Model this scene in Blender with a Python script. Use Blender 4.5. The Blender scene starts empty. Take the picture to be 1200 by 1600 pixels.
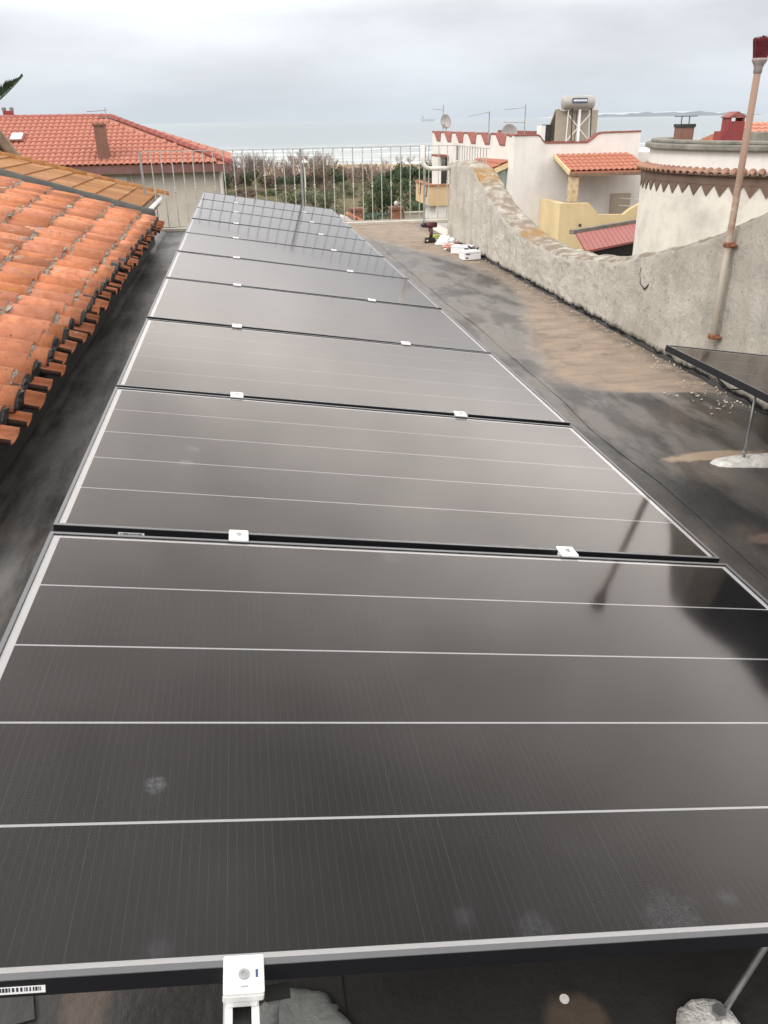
import bpy, math, random
from mathutils import Vector, Matrix, Euler, noise
R = math.radians
random.seed(11)
scene = bpy.context.scene
col = scene.collection

# ------------------------------------------------------------------ camera
cd = bpy.data.cameras.new('camera'); cam = bpy.data.objects.new('camera', cd); col.objects.link(cam)
cam.matrix_world = Matrix(((0.986109, 0.085344, -0.142496, 0), (-0.165505, 0.432431, -0.886347, 0),
                           (-0.014025, 0.897619, 0.440549, 1.42), (0, 0, 0, 1)))
cd.sensor_fit = 'VERTICAL'; cd.sensor_height = 24.0; cd.lens = 24.0 * 1248.2 / 1600
cd.clip_start = 0.05; cd.clip_end = 90000
scene.camera = cam

# ------------------------------------------------------------------ sky, sun, exposure
CLOUD_SEED = 20.3
SUN_EL, SUN_AZ = R(46), R(252)            # azimuth measured from +Y towards +X
w = bpy.data.worlds.new('World'); scene.world = w; w.use_nodes = True
nt = w.node_tree; nt.nodes.clear()
def wn(t, **k):
    n = nt.nodes.new(t)
    for a, b in k.items(): setattr(n, a, b)
    return n
out = wn('ShaderNodeOutputWorld'); mixs = wn('ShaderNodeMixShader'); mixs.inputs[0].default_value = 0.88
sky = wn('ShaderNodeTexSky', sky_type='NISHITA', sun_disc=False, sun_elevation=SUN_EL, sun_rotation=SUN_AZ)
sky.dust_density = 3.0
bgA = wn('ShaderNodeBackground'); bgA.inputs[1].default_value = 0.10; nt.links.new(sky.outputs[0], bgA.inputs[0])
bgB = wn('ShaderNodeBackground'); bgB.inputs[1].default_value = 1.0
tc = wn('ShaderNodeTexCoord'); sep = wn('ShaderNodeSeparateXYZ'); nt.links.new(tc.outputs['Generated'], sep.inputs[0])
ramp = wn('ShaderNodeValToRGB'); els = ramp.color_ramp.elements           # overcast: brighter towards the zenith
els[0].position = 0.0; els[0].color = (0.70, 0.765, 0.835, 1)
els[1].position = 1.0; els[1].color = (1.45, 1.42, 1.40, 1)
for p, c in ((0.03, (0.745, 0.795, 0.855, 1)), (0.10, (0.83, 0.865, 0.91, 1)), (0.24, (2.05, 1.97, 1.89, 1)), (0.45, (2.45, 2.34, 2.24, 1)), (0.75, (1.62, 1.58, 1.54, 1))):
    e = els.new(p); e.color = c
nt.links.new(sep.outputs[2], ramp.inputs[0])
addz = wn('ShaderNodeMath', operation='ADD'); addz.inputs[1].default_value = 0.22; nt.links.new(sep.outputs[2], addz.inputs[0])
mx = wn('ShaderNodeMath', operation='MAXIMUM'); mx.inputs[1].default_value = 0.05; nt.links.new(addz.outputs[0], mx.inputs[0])
dx = wn('ShaderNodeMath', operation='DIVIDE'); nt.links.new(sep.outputs[0], dx.inputs[0]); nt.links.new(mx.outputs[0], dx.inputs[1])
dy = wn('ShaderNodeMath', operation='DIVIDE'); nt.links.new(sep.outputs[1], dy.inputs[0]); nt.links.new(mx.outputs[0], dy.inputs[1])
cmb = wn('ShaderNodeCombineXYZ'); nt.links.new(dx.outputs[0], cmb.inputs[0]); nt.links.new(dy.outputs[0], cmb.inputs[1]); cmb.inputs[2].default_value = CLOUD_SEED
cn = wn('ShaderNodeTexNoise'); cn.inputs['Scale'].default_value = 0.8; cn.inputs['Detail'].default_value = 6; cn.inputs['Roughness'].default_value = 0.52
nt.links.new(cmb.outputs[0], cn.inputs['Vector'])
mr = wn('ShaderNodeMapRange'); mr.inputs[1].default_value = 0.33; mr.inputs[2].default_value = 0.68; nt.links.new(cn.outputs[0], mr.inputs[0])
lo = wn('ShaderNodeMapRange'); lo.inputs[1].default_value = 0.0; lo.inputs[2].default_value = 0.35; lo.inputs[3].default_value = 0.95; lo.inputs[4].default_value = 0.50; nt.links.new(sep.outputs[2], lo.inputs[0])
hi = wn('ShaderNodeMapRange'); hi.inputs[1].default_value = 0.0; hi.inputs[2].default_value = 0.35; hi.inputs[3].default_value = 1.05; hi.inputs[4].default_value = 1.72; nt.links.new(sep.outputs[2], hi.inputs[0])
nt.links.new(lo.outputs[0], mr.inputs[3]); nt.links.new(hi.outputs[0], mr.inputs[4])
vm = wn('ShaderNodeVectorMath', operation='SCALE'); nt.links.new(ramp.outputs[0], vm.inputs[0]); nt.links.new(mr.outputs[0], vm.inputs['Scale'])
nt.links.new(vm.outputs[0], bgB.inputs[0])
nt.links.new(bgA.outputs[0], mixs.inputs[1]); nt.links.new(bgB.outputs[0], mixs.inputs[2]); nt.links.new(mixs.outputs[0], out.inputs[0])
sd = bpy.data.lights.new('sun', 'SUN'); sun = bpy.data.objects.new('sun', sd); col.objects.link(sun)
sd.energy = 1.5; sd.angle = R(18); sd.color = (1.0, 0.96, 0.9)
sdir = Vector((math.sin(SUN_AZ) * math.cos(SUN_EL), math.cos(SUN_AZ) * math.cos(SUN_EL), math.sin(SUN_EL)))
sun.rotation_euler = sdir.to_track_quat('Z', 'Y').to_euler(); sun.location = (0, 0, 30)
scene.view_settings.view_transform = 'Standard'; scene.view_settings.look = 'None'
scene.view_settings.exposure = 0.13; scene.view_settings.gamma = 1.0; scene.view_settings.use_curve_mapping = False
scene.cycles.max_bounces = 8; scene.cycles.transparent_max_bounces = 12

# ------------------------------------------------------------------ helpers
OFF = {}
def tag(o, label=None, cat=None, group=None, kind=None):
    if label: o['label'] = label
    if cat: o['category'] = cat
    if group: o['group'] = group
    if kind: o['kind'] = kind
    return o
def empty(name, loc, label=None, cat=None, group=None, rot=(0, 0, 0)):
    o = bpy.data.objects.new(name, None); col.objects.link(o); o.location = loc; o.rotation_euler = rot
    o.empty_display_size = 0.1
    OFF[o.name] = Vector(loc) if not any(rot) else Vector((0, 0, 0))
    return tag(o, label, cat, group)
class MB:
    def __init__(s): s.v = []; s.f = []
    def add(s, vs, fs):
        n = len(s.v); s.v += [tuple(p) for p in vs]; s.f += [tuple(i + n for i in q) for q in fs]; return s
    def box(s, c, d, m=None):
        x, y, z = d[0] / 2, d[1] / 2, d[2] / 2
        vs = [Vector((a, b, e)) for a in (-x, x) for b in (-y, y) for e in (-z, z)]
        if m is not None: vs = [m @ p for p in vs]
        c = Vector(c)
        return s.add([c + p for p in vs], [(0, 1, 3, 2), (4, 6, 7, 5), (0, 4, 5, 1), (2, 3, 7, 6), (0, 2, 6, 4), (1, 5, 7, 3)])
    def b2(s, a, b):  # box from min/max corners
        a, b = Vector(a), Vector(b); return s.box((a + b) / 2, b - a)
    def tube(s, pts, r, n=8, cap=True):
        pts = [Vector(p) for p in pts]; rs = r if isinstance(r, (list, tuple)) else [r] * len(pts)
        vs = []; fs = []; up = None
        for i, p in enumerate(pts):
            d = (pts[min(i + 1, len(pts) - 1)] - pts[max(i - 1, 0)]).normalized()
            if up is None: up = d.orthogonal().normalized()
            up = (up - d * up.dot(d)).normalized(); sd_ = d.cross(up)
            for k in range(n):
                a = 2 * math.pi * (k + .5) / n; vs.append(p + (up * math.cos(a) + sd_ * math.sin(a)) * rs[i])
        for i in range(len(pts) - 1):
            for k in range(n):
                fs.append((i * n + k, i * n + (k + 1) % n, (i + 1) * n + (k + 1) % n, (i + 1) * n + k))
        if cap: fs.append(tuple(range(n - 1, -1, -1))); fs.append(tuple((len(pts) - 1) * n + k for k in range(n)))
        return s.add(vs, fs)
    def bar(s, p, q, wd, ht):   # square bar
        p, q = Vector(p), Vector(q); d = q - p; L = d.length; d.normalize()
        up = Vector((0, 0, 1)) if abs(d.z) < .9 else Vector((0, 1, 0))
        x = d.cross(up).normalized(); z = x.cross(d)
        m = Matrix((x, d, z)).transposed()
        return s.box((p + q) / 2, (wd, L, ht), m)
    def prism(s, poly, vec):    # polygon extruded along vec
        n = len(poly); poly = [Vector(p) for p in poly]; vec = Vector(vec)
        vs = poly + [p + vec for p in poly]
        fs = [tuple(range(n)), tuple(range(2 * n - 1, n - 1, -1))] + [(i, i + n, (i + 1) % n + n, (i + 1) % n) for i in range(n)]
        return s.add(vs, fs)
    def lathe(s, prof, c=(0, 0, 0), n=16, m=None):
        c = Vector(c); vs = []; fs = []
        for r, z in prof:
            for k in range(n):
                a = 2 * math.pi * k / n; p = Vector((r * math.cos(a), r * math.sin(a), z))
                vs.append(c + (m @ p if m is not None else p))
        for i in range(len(prof) - 1):
            for k in range(n): fs.append((i * n + k, i * n + (k + 1) % n, (i + 1) * n + (k + 1) % n, (i + 1) * n + k))
        fs.append(tuple(range(n - 1, -1, -1))); fs.append(tuple((len(prof) - 1) * n + k for k in range(n)))
        return s.add(vs, fs)
    def mesh(s, name, off=Vector((0, 0, 0)), smooth=False):
        me = bpy.data.meshes.new(name); me.from_pydata([tuple(Vector(p) - off) for p in s.v], [], s.f)
        me.validate(); me.update()
        bm_fix(me)
        if smooth:
            for p in me.polygons: p.use_smooth = True
        return me
    def build(s, name, mat, parent=None, smooth=False, bevel=0, loc=None):
        off = OFF.get(parent.name, Vector((0, 0, 0))) if parent else Vector((0, 0, 0))
        if loc is not None: off = Vector(loc)
        o = bpy.data.objects.new(name, s.mesh(name, off, smooth)); col.objects.link(o)
        if mat: o.data.materials.append(mat)
        if parent: o.parent = parent; OFF[o.name] = off
        else:
            OFF[o.name] = off
            if loc is not None: o.location = off
        if bevel:
            b = o.modifiers.new('bevel', 'BEVEL'); b.width = bevel; b.segments = 2; b.limit_method = 'ANGLE'; b.angle_limit = R(40)
        if smooth == 'auto' : pass
        return o
import bmesh
def bm_fix(me):
    bm = bmesh.new(); bm.from_mesh(me); bmesh.ops.recalc_face_normals(bm, faces=bm.faces); bm.to_mesh(me); bm.free()
def inst(name, me, mat, parent, loc, rot=(0, 0, 0), scale=(1, 1, 1)):
    o = bpy.data.objects.new(name, me); col.objects.link(o)
    if mat and not me.materials: me.materials.append(mat)
    o.location = Vector(loc) - (OFF.get(parent.name, Vector((0, 0, 0))) if parent else Vector((0, 0, 0)))
    o.rotation_euler = rot; o.scale = scale
    if parent: o.parent = parent
    return o
def copy_tree(o, parent=None):
    c = o.copy(); col.objects.link(c); c.parent = parent
    for ch in list(o.children): copy_tree(ch, c)
    return c
def fbm(p, o=4): return noise.fractal(Vector(p), 1.0, 2.0, o)

# ------------------------------------------------------------------ materials
class NT:
    def __init__(s, name):
        s.m = bpy.data.materials.new(name); s.m.use_nodes = True; s.t = s.m.node_tree
        s.b = s.t.nodes['Principled BSDF']; s.pos = None
    def n(s, t, ins=None, **k):
        nd = s.t.nodes.new(t)
        for a, b in k.items(): setattr(nd, a, b)
        for i, v in (ins or {}).items(): s.set(nd.inputs[i], v)
        return nd
    def set(s, sock, v):
        if hasattr(v, 'is_output') or isinstance(v, bpy.types.NodeSocket): s.t.links.new(v, sock)
        else:
            if isinstance(v, (tuple, list)) and len(v) == 3 and sock.type == 'RGBA': v = (*v, 1)
            sock.default_value = v
    def p(s, name, v): s.set(s.b.inputs[name], v)
    def P(s):
        if s.pos is None: s.pos = s.n('ShaderNodeNewGeometry').outputs['Position']
        return s.pos
    def obj(s): return s.n('ShaderNodeTexCoord').outputs['Object']
    def noise(s, scale, detail=4, rough=.55, vec=None, stretch=None, dist=0):
        v = vec if vec is not None else s.P()
        if stretch: v = s.n('ShaderNodeVectorMath', {0: v, 1: stretch}, operation='MULTIPLY').outputs[0]
        return s.n('ShaderNodeTexNoise', {'Vector': v, 'Scale': scale, 'Detail': detail, 'Roughness': rough, 'Distortion': dist}).outputs[0]
    def map(s, v, a, b, c=0., d=1.): return s.n('ShaderNodeMapRange', {0: v, 1: a, 2: b, 3: c, 4: d}, clamp=True).outputs[0]
    def sm(s, v, a, b): return s.n('ShaderNodeMapRange', {0: v, 1: a, 2: b, 3: 0., 4: 1.}, interpolation_type='SMOOTHSTEP').outputs[0]
    def math(s, op, a, b=0.): return s.n('ShaderNodeMath', {0: a, 1: b}, operation=op).outputs[0]
    def mix(s, f, a, b):
        nd = s.n('ShaderNodeMix', data_type='RGBA'); s.set(nd.inputs[0], f); s.set(nd.inputs[6], a); s.set(nd.inputs[7], b); return nd.outputs[2]
    def bump(s, h, strength=.3, dist=.01):
        s.p('Normal', s.n('ShaderNodeBump', {'Height': h, 'Strength': strength, 'Distance': dist}).outputs[0])
    def rnd(s): return s.n('ShaderNodeObjectInfo').outputs['Random']
def simple(name, c, rough=.7, var=.25, scale=6., metal=0., bump=0., bdist=.01, spec=.5, dirt=None, objspace=False, rnd=0., streak=0.):
    k = NT(name); v = k.obj() if objspace else None
    nz = k.noise(scale, 5, .6, vec=v)
    c2 = tuple(x * (1 - var) for x in c); c3 = tuple(min(1, x * (1 + var * .6)) for x in c)
    cc = k.mix(k.map(nz, .32, .68), c2, c3)
    if dirt:
        dn = k.noise(dirt[1], 6, .65, vec=v); cc = k.mix(k.math('MULTIPLY', k.map(dn, dirt[2], dirt[3]), dirt[4] if len(dirt) > 4 else .8), cc, dirt[0])
    if streak:
        sn = k.noise(streak, 6, .62, vec=v, stretch=(1., 1., .10)); cc = k.mix(k.map(sn, .48, .75, 0., .35), cc, tuple(x * .68 for x in c)); s2 = k.noise(streak * 5, 5, .7, vec=v); cc = k.mix(k.map(s2, .60, .74, 0., .5), cc, tuple(x * .6 for x in c))
    if rnd:
        cc = k.mix(k.math('MULTIPLY', k.rnd(), rnd), cc, tuple(x * .45 for x in c))
    k.p('Base Color', cc); k.p('Roughness', rough); k.p('Metallic', metal); k.p('Specular IOR Level', spec)
    if bump: k.bump(k.noise(scale * 6, 5, .6, vec=v), bump, bdist)
    return k.m
M = {}
M['black_metal'] = simple('black_anodised', (.008, .0085, .011), .4, .2, 3., spec=.3)
M['alu'] = simple('aluminium', (.62, .63, .64), .42, .12, 20., metal=.75)
M['alu_white'] = simple('bright_aluminium', (.72, .72, .71), .45, .06, 30., metal=.25, bump=.05, bdist=.002)
M['steel'] = simple('galvanised_steel', (.42, .43, .43), .42, .25, 14., metal=.8)
M['dark_steel'] = simple('dark_steel', (.05, .052, .05), .4, .3, 10., metal=.6)
M['galv_paint'] = simple('grey_paint_on_iron', (.40, .40, .37), .55, .3, 18., dirt=((.22, .12, .06), 25., .62, .75, .6))
M['post_paint'] = simple('grey_post_paint', (.25, .26, .26), .5, .25, 10.)
M['pipe_paint'] = simple('chipped_pipe_paint', (.62, .60, .55), .55, .15, 9., dirt=((.36, .24, .15), 7., .55, .7, .8))
M['mortar'] = simple('white_mortar', (.70, .69, .66), .9, .25, 14., bump=.8, bdist=.012, dirt=((.38, .36, .33), 18., .52, .68, .7))
M['grey_mortar'] = simple('grey_mortar', (.17, .18, .17), .9, .2, 9., bump=.4)
M['bed_mortar'] = simple('tile_bed_mortar', (.33, .305, .26), .95, .4, 22., bump=.6, bdist=.01, dirt=((.16, .15, .13), 30., .5, .65, .8))
M['added_wall'] = simple('dark_added_wall', (.030, .031, .034), .8, .3, 3., bump=.5, bdist=.02)
M['tar'] = simple('bitumen_tar', (.022, .022, .023), .55, .3, 12., bump=.6, bdist=.012)
M['white_plastic'] = simple('white_plastic', (.78, .77, .75), .4, .05, 30.)
M['card'] = simple('white_card', (.78, .78, .79), .6, .06, 9.)
M['ink'] = simple('dark_ink', (.03, .03, .035), .6, .1, 9.)
M['grey_ink'] = simple('grey_print', (.28, .28, .29), .6, .1, 9.)
M['blue_ink'] = simple('blue_print', (.03, .06, .16), .5, .1, 9.)
M['red_plastic'] = simple('maroon_plastic', (.085, .016, .02), .42, .2, 12.)
M['black_plastic'] = simple('black_plastic', (.015, .015, .016), .45, .2, 12.)
M['glove'] = simple('yellow_green_cloth', (.36, .40, .10), .85, .35, 25., bump=.4)
M['strap'] = simple('brown_strap', (.22, .085, .06), .75, .35, 20., bump=.3)
M['pinkbag'] = simple('pink_film', (.62, .33, .30), .45, .2, 14.)
M['wall_beige'] = simple('beige_render', (.50, .455, .40), .9, .08, 1.5, bump=.25, bdist=.01, dirt=((.34, .30, .26), 1.2, .52, .75, .5), streak=1.6)
M['wall_white'] = simple('white_render', (.71, .685, .655), .9, .05, 1.2, bump=.25, bdist=.01, dirt=((.47, .44, .41), .9, .50, .78, .55), streak=1.6)
M['wall_round'] = simple('weathered_white_render', (.66, .625, .57), .92, .08, 1.6, bump=.4, bdist=.012, dirt=((.36, .33, .29), 1.4, .48, .74, .6), streak=1.6)
M['yellow'] = simple('cream_yellow_render', (.66, .52, .30), .9, .07, 1.3, bump=.2, dirt=((.45, .34, .19), 1.6, .52, .75, .5), streak=1.6)
M['tan_yellow'] = simple('ochre_render', (.60, .44, .26), .9, .07, 1.3, bump=.2)
M['red_cap'] = simple('red_tile_capping', (.25, .085, .068), .75, .3, 8., bump=.3)
M['brown_fascia'] = simple('brown_fascia', (.17, .085, .075), .75, .2, 3.)
M['brown_wood'] = simple('brown_timber', (.20, .13, .085), .7, .3, 7., bump=.2)
M['dark_brown'] = simple('dark_and_shaded_timber', (.016, .012, .011), .8, .3, 7.)
M['chimney'] = simple('brown_render', (.20, .10, .075), .9, .25, 2.5, bump=.3)
M['red_chimney'] = simple('red_render', (.24, .045, .045), .85, .2, 3., bump=.2)
M['brick'] = simple('brick', (.30, .14, .09), .9, .4, 14., bump=.4)
M['skylight'] = simple('skylight_glass', (.55, .60, .66), .12, .05, 3., spec=.8)
M['zigzag'] = simple('brown_band', (.145, .095, .075), .9, .25, 3., bump=.3)
M['ledge'] = simple('mossy_concrete', (.205, .195, .165), .95, .35, 3., bump=.5, bdist=.02)
M['heater'] = simple('tank_steel', (.34, .33, .30), .45, .12, 2., metal=.1)
M['collector'] = simple('collector_back', (.40, .35, .28), .6, .12, 2.)
M['stone'] = simple('stone_cladding', (.55, .43, .28), .9, .35, 7., bump=.5)
M['green_glass'] = simple('porch_glazing', (.27, .32, .30), .12, .12, 1.2, spec=.7)
M['dark_glass'] = simple('dark_opening', (.02, .018, .02), .15, .3, 3., spec=.6)
M['red_metal'] = simple('red_metal_sheet', (.33, .085, .07), .5, .2, 2., dirt=((.2, .07, .06), 2., .5, .7, .6))
M['dish'] = simple('dish_grey', (.42, .41, .40), .5, .12, 5.)
M['bark'] = simple('bark', (.13, .09, .065), .95, .4, 9., bump=.5)
M['twig'] = simple('bare_twigs', (.27, .20, .165), .95, .3, 1.0)
M['twig2'] = simple('dark_twigs', (.19, .15, .135), .95, .3, 1.0)
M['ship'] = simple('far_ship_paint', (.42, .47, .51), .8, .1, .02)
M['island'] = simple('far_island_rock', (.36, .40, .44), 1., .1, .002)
M['teal'] = simple('teal_iron', (.06, .13, .12), .6, .2, 5.)
M['lampw'] = simple('lamp_globe', (.46, .45, .42), .4, .1, 5.)
M['brush'] = simple('red_bristles', (.17, .022, .032), .85, .4, 60.)
def leafmat(name, c, c2):
    k = NT(name); nz = k.noise(.9, 4, .6)
    k.p('Base Color', k.mix(k.map(k.math('ADD', nz, k.math('MULTIPLY', k.n('ShaderNodeTexNoise', {'Vector': k.P(), 'Scale': 9.}).outputs[0], .5)), .5, 1.0), c, c2))
    k.p('Roughness', .65); k.p('Specular IOR Level', .3)
    return k.m
M['leaf_dark'] = leafmat('dark_green_leaves', (.022, .040, .018), (.055, .085, .035))
M['leaf_olive'] = leafmat('olive_leaves', (.075, .085, .045), (.16, .165, .095))
M['leaf_mid'] = leafmat('green_leaves', (.035, .06, .022), (.085, .12, .045))
M['leaf_brown'] = leafmat('brown_dry_leaves', (.085, .06, .045), (.19, .135, .095))
M['palm'] = leafmat('palm_leaves', (.03, .05, .025), (.075, .10, .055))

def terracotta(name, c, c2, lich=.5, rv=.5):
    k = NT(name); v = k.P(); r = k.rnd()
    base = k.mix(r, c, c2)
    r2 = k.math('FRACT', k.math('MULTIPLY', r, 7.31)); base = k.mix(k.map(r2, .0, .35, rv, 0.), base, tuple(x * .45 for x in c)); r3 = k.math('FRACT', k.math('MULTIPLY', r, 13.7)); base = k.mix(k.map(r3, .7, 1., 0., rv), base, tuple(min(1, x * 1.25 + .07) for x in c))
    n1 = k.noise(14, 6, .65); base = k.mix(k.map(n1, .42, .70, 0, .7), base, tuple(x * .55 for x in c))
    n2 = k.noise(9, 6, .7); base = k.mix(k.map(n2, .60, .72, 0, lich), base, (.36, .33, .27))
    n3 = k.noise(6.3, 5, .6, stretch=(1.0, 1.3, 1.0)); base = k.mix(k.map(n3, .64, .70, 0, lich), base, (.45, .23, .05))
    n4 = k.noise(38, 4, .6); base = k.mix(k.map(n4, .63, .74, 0, lich), base, (.06, .05, .045))
    k.p('Base Color', base); k.p('Roughness', .85); k.p('Specular IOR Level', .25)
    k.bump(k.noise(45, 6, .7), .6, .008)
    return k.m
M['coppo'] = terracotta('old_terracotta', (.53, .195, .09), (.47, .20, .125), .9, .75)
M['coppo_in'] = terracotta('eave_terracotta', (.45, .15, .065), (.36, .14, .075), .95, .7)
M['portuguese'] = terracotta('roof_terracotta', (.45, .185, .13), (.41, .165, .12), .10)
M['portuguese2'] = terracotta('canopy_terracotta', (.47, .19, .12), (.42, .18, .125), .25)
M['flat_tile'] = terracotta('ochre_flat_tiles', (.34, .155, .05), (.29, .125, .045), .35)
M['hip_cap'] = simple('hip_cap_red', (.30, .09, .075), .8, .25, 6.)

# roof membrane: black bitumen, dusty where it dries, sand washed up along the wall
def membrane_mat():
    k = NT('bitumen_membrane'); P = k.P(); s = k.n('ShaderNodeSeparateXYZ', {0: P}); x, y = s.outputs[0], s.outputs[1]
    fine = k.noise(60, 4, .6); big = k.noise(1.3, 5, .6); streak = k.noise(2.2, 5, .6, stretch=(1.9, .55, 1.))
    blotch = k.noise(3.1, 6, .62, stretch=(1.2, .7, 1), dist=.4)
    c = k.mix(k.map(big, .3, .7), (.012, .0118, .0122), (.036, .033, .031))
    c = k.mix(k.math('MULTIPLY', k.map(blotch, .46, .68, 0, .75), k.sm(y, .9, 1.6)), c, (.075, .055, .043))                # brown mud film
    dust = k.math('MULTIPLY', k.map(streak, .44, .62), k.sm(x, 1.0, 1.7))           # grey dust right of the panels
    dust = k.math('MULTIPLY', dust, k.sm(y, 1.8, 4.2))
    c = k.mix(k.math('MULTIPLY', dust, .9), c, (.20, .185, .17))
    dust2 = k.math('MULTIPLY', k.map(k.noise(1.7, 6, .65, stretch=(2.6, .5, 1)), .42, .62), k.map(x, -.3, -.9))
    c = k.mix(k.math('MULTIPLY', dust2, .8), c, (.17, .165, .16))
    # sand: boundary x_b(y)
    fc = k.n('ShaderNodeFloatCurve', {1: k.map(y, 3.0, 13.0)}); cu = fc.mapping.curves[0]
    pts = [(3.9, 2.75), (4.03, 2.45), (4.1, 2.15), (4.25, 1.95), (4.47, 1.83), (4.91, 1.87), (5.6, 2.06), (6.2, 2.24), (7.1, 2.44), (8.0, 2.46), (9.06, 2.33), (9.9, 2.05), (11.0, 1.72), (12.2, 1.35)]
    nrm = [((a - 3) / 10, (b - 1) / 2) for a, b in pts]
    cu.points[0].location = (0, .95); cu.points[1].location = (1.0, .1)
    for q in nrm: cu.points.new(*q)
    fc.mapping.update()
    xb = k.math('ADD', k.math('MULTIPLY', fc.outputs[0], 2.0), 1.0)
    wob = k.math('MULTIPLY', k.math('SUBTRACT', k.noise(3.5, 6, .65), .5), .26)
    d = k.math('SUBTRACT', k.math('ADD', x, wob), k.math('SUBTRACT', xb, .07))
    sand = k.sm(d, -.09, .13)
    sn = k.noise(5, 6, .65, stretch=(.8, 1.6, 1)); sc = k.mix(k.map(sn, .35, .68), (.215, .165, .125), (.315, .245, .185))
    sc = k.mix(k.map(fine, .6, .75, 0, .5), sc, (.16, .12, .09))
    c = k.mix(k.math('MULTIPLY', sand, k.map(k.noise(6, 6, .7), .26, .5, .35, .97)), c, sc)
    # a tongue of sand by the mortar pad and one under the front panels
    def blob(cx, cy, sx, sy, amt, colr, c):
        vx = k.math('DIVIDE', k.math('SUBTRACT', x, cx), sx); vy = k.math('DIVIDE', k.math('SUBTRACT', y, cy), sy)
        rr = k.math('ADD', k.math('SQRT', k.math('ADD', k.math('MULTIPLY', vx, vx), k.math('MULTIPLY', vy, vy))), k.math('MULTIPLY', k.math('SUBTRACT', k.noise(9, 5, .65), .5), 1.1))
        return k.mix(k.math('MULTIPLY', k.map(rr, 1.05, .72), amt), c, colr)
    c = blob(2.05, 3.13, .27, .06, .85, (.36, .27, .19), c)
    c = blob(.45, .80, .06, .06, .6, (.13, .095, .07), c)
    c = blob(-.40, 1.02, .05, .2, .3, (.17, .11, .075), c)
    c = blob(1.95, 2.35, .25, .06, .5, (.15, .10, .08), c)
    c = blob(2.1, 1.85, .3, .05, .5, (.15, .10, .08), c)
    # gritty dark strip and lime flakes near the wall foot
    edge = k.math('MULTIPLY', k.sm(x, 2.42, 2.58), k.map(k.noise(14, 5, .7), .38, .62))
    c = k.mix(k.math('MULTIPLY', edge, .8), c, (.06, .055, .05))
    fl = k.n('ShaderNodeTexVoronoi', {'Vector': P, 'Scale': 26.}); fl2 = k.math('MULTIPLY', k.map(fl.outputs[0], .16, .10), k.map(k.noise(2.6, 3, .6), .55, .66))
    c = k.mix(k.math('MULTIPLY', fl2, k.sm(x, 2.15, 2.5)), c, (.55, .50, .44))
    k.p('Base Color', c)
    dryr = k.map(k.noise(1.1, 5, .6), .3, .7, .34, .58)
    k.p('Roughness', k.math('MAXIMUM', dryr, k.math('MULTIPLY', k.math('MAXIMUM', sand, dust), .9))); k.p('Specular IOR Level', .5)
    hgt = k.math('ADD', k.math('MULTIPLY', fine, .25), k.math('ADD', k.noise(4.5, 4, .6), k.math('MULTIPLY', k.noise(9, 5, .6, stretch=(1, .3, 1)), .5)))
    k.bump(hgt, .35, .02)
    return k.m
M['membrane'] = membrane_mat()

def parapet_mat():
    k = NT('rough_lime_render'); P = k.P(); s = k.n('ShaderNodeSeparateXYZ', {0: P}); y, z = s.outputs[1], s.outputs[2]
    nz = k.n('ShaderNodeSeparateXYZ', {0: k.n('ShaderNodeNewGeometry').outputs['Normal']}).outputs[2]
    c = k.mix(k.map(k.noise(1.6, 5, .6), .3, .7), (.66, .61, .53), (.80, .755, .675))
    c = k.mix(k.map(k.noise(5, 6, .7, stretch=(1, 1, .35)), .50, .70, 0, .55), c, (.42, .395, .36))
    c = k.mix(k.map(k.noise(2.0, 5, .65, stretch=(1, 1.5, .25)), .52, .72, 0, .38), c, (.30, .285, .265))
    c = k.mix(k.map(k.noise(24, 6, .75), .58, .70, 0, .75), c, (.16, .15, .13)); c = k.mix(k.map(k.noise(11, 6, .75), .60, .72, 0, .45), c, (.24, .22, .195))  # dark specks painted in as the shade of pits
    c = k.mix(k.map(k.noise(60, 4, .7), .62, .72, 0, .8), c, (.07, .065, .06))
    c = k.mix(k.math('MULTIPLY', k.map(k.noise(8, 5, .65), .36, .56), k.sm(nz, .3, .7)), c, (.36, .30, .235))   # weathered top
    def lich(cy, r, c):
        d = k.math('ADD', k.math('ABSOLUTE', k.math('SUBTRACT', y, cy)), k.math('MULTIPLY', k.math('SUBTRACT', k.noise(4.5, 6, .6), .5), .7))
        zz = k.sm(nz, .15, .45)
        return k.mix(k.math('MULTIPLY', k.map(d, r, r * .1), k.math('MULTIPLY', zz, k.map(k.noise(13, 5, .7), .38, .62, .25, .95))), c, (.50, .27, .07))
    c = lich(9.4, .36, c); c = lich(7.7, .24, c); c = lich(6.3, .04, c)
    # dark line at the foot
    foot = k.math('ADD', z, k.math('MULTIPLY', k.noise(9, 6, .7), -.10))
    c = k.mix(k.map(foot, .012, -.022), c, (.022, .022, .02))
    # the crack
    k.p('Base Color', c); k.p('Roughness', .95); k.p('Specular IOR Level', .15)
    h = k.math('ADD', k.noise(34, 8, .78), k.math('MULTIPLY', k.noise(9, 4, .6), .5))
    k.bump(h, 1.0, .05)
    return k.m
M['parapet'] = parapet_mat()

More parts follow.
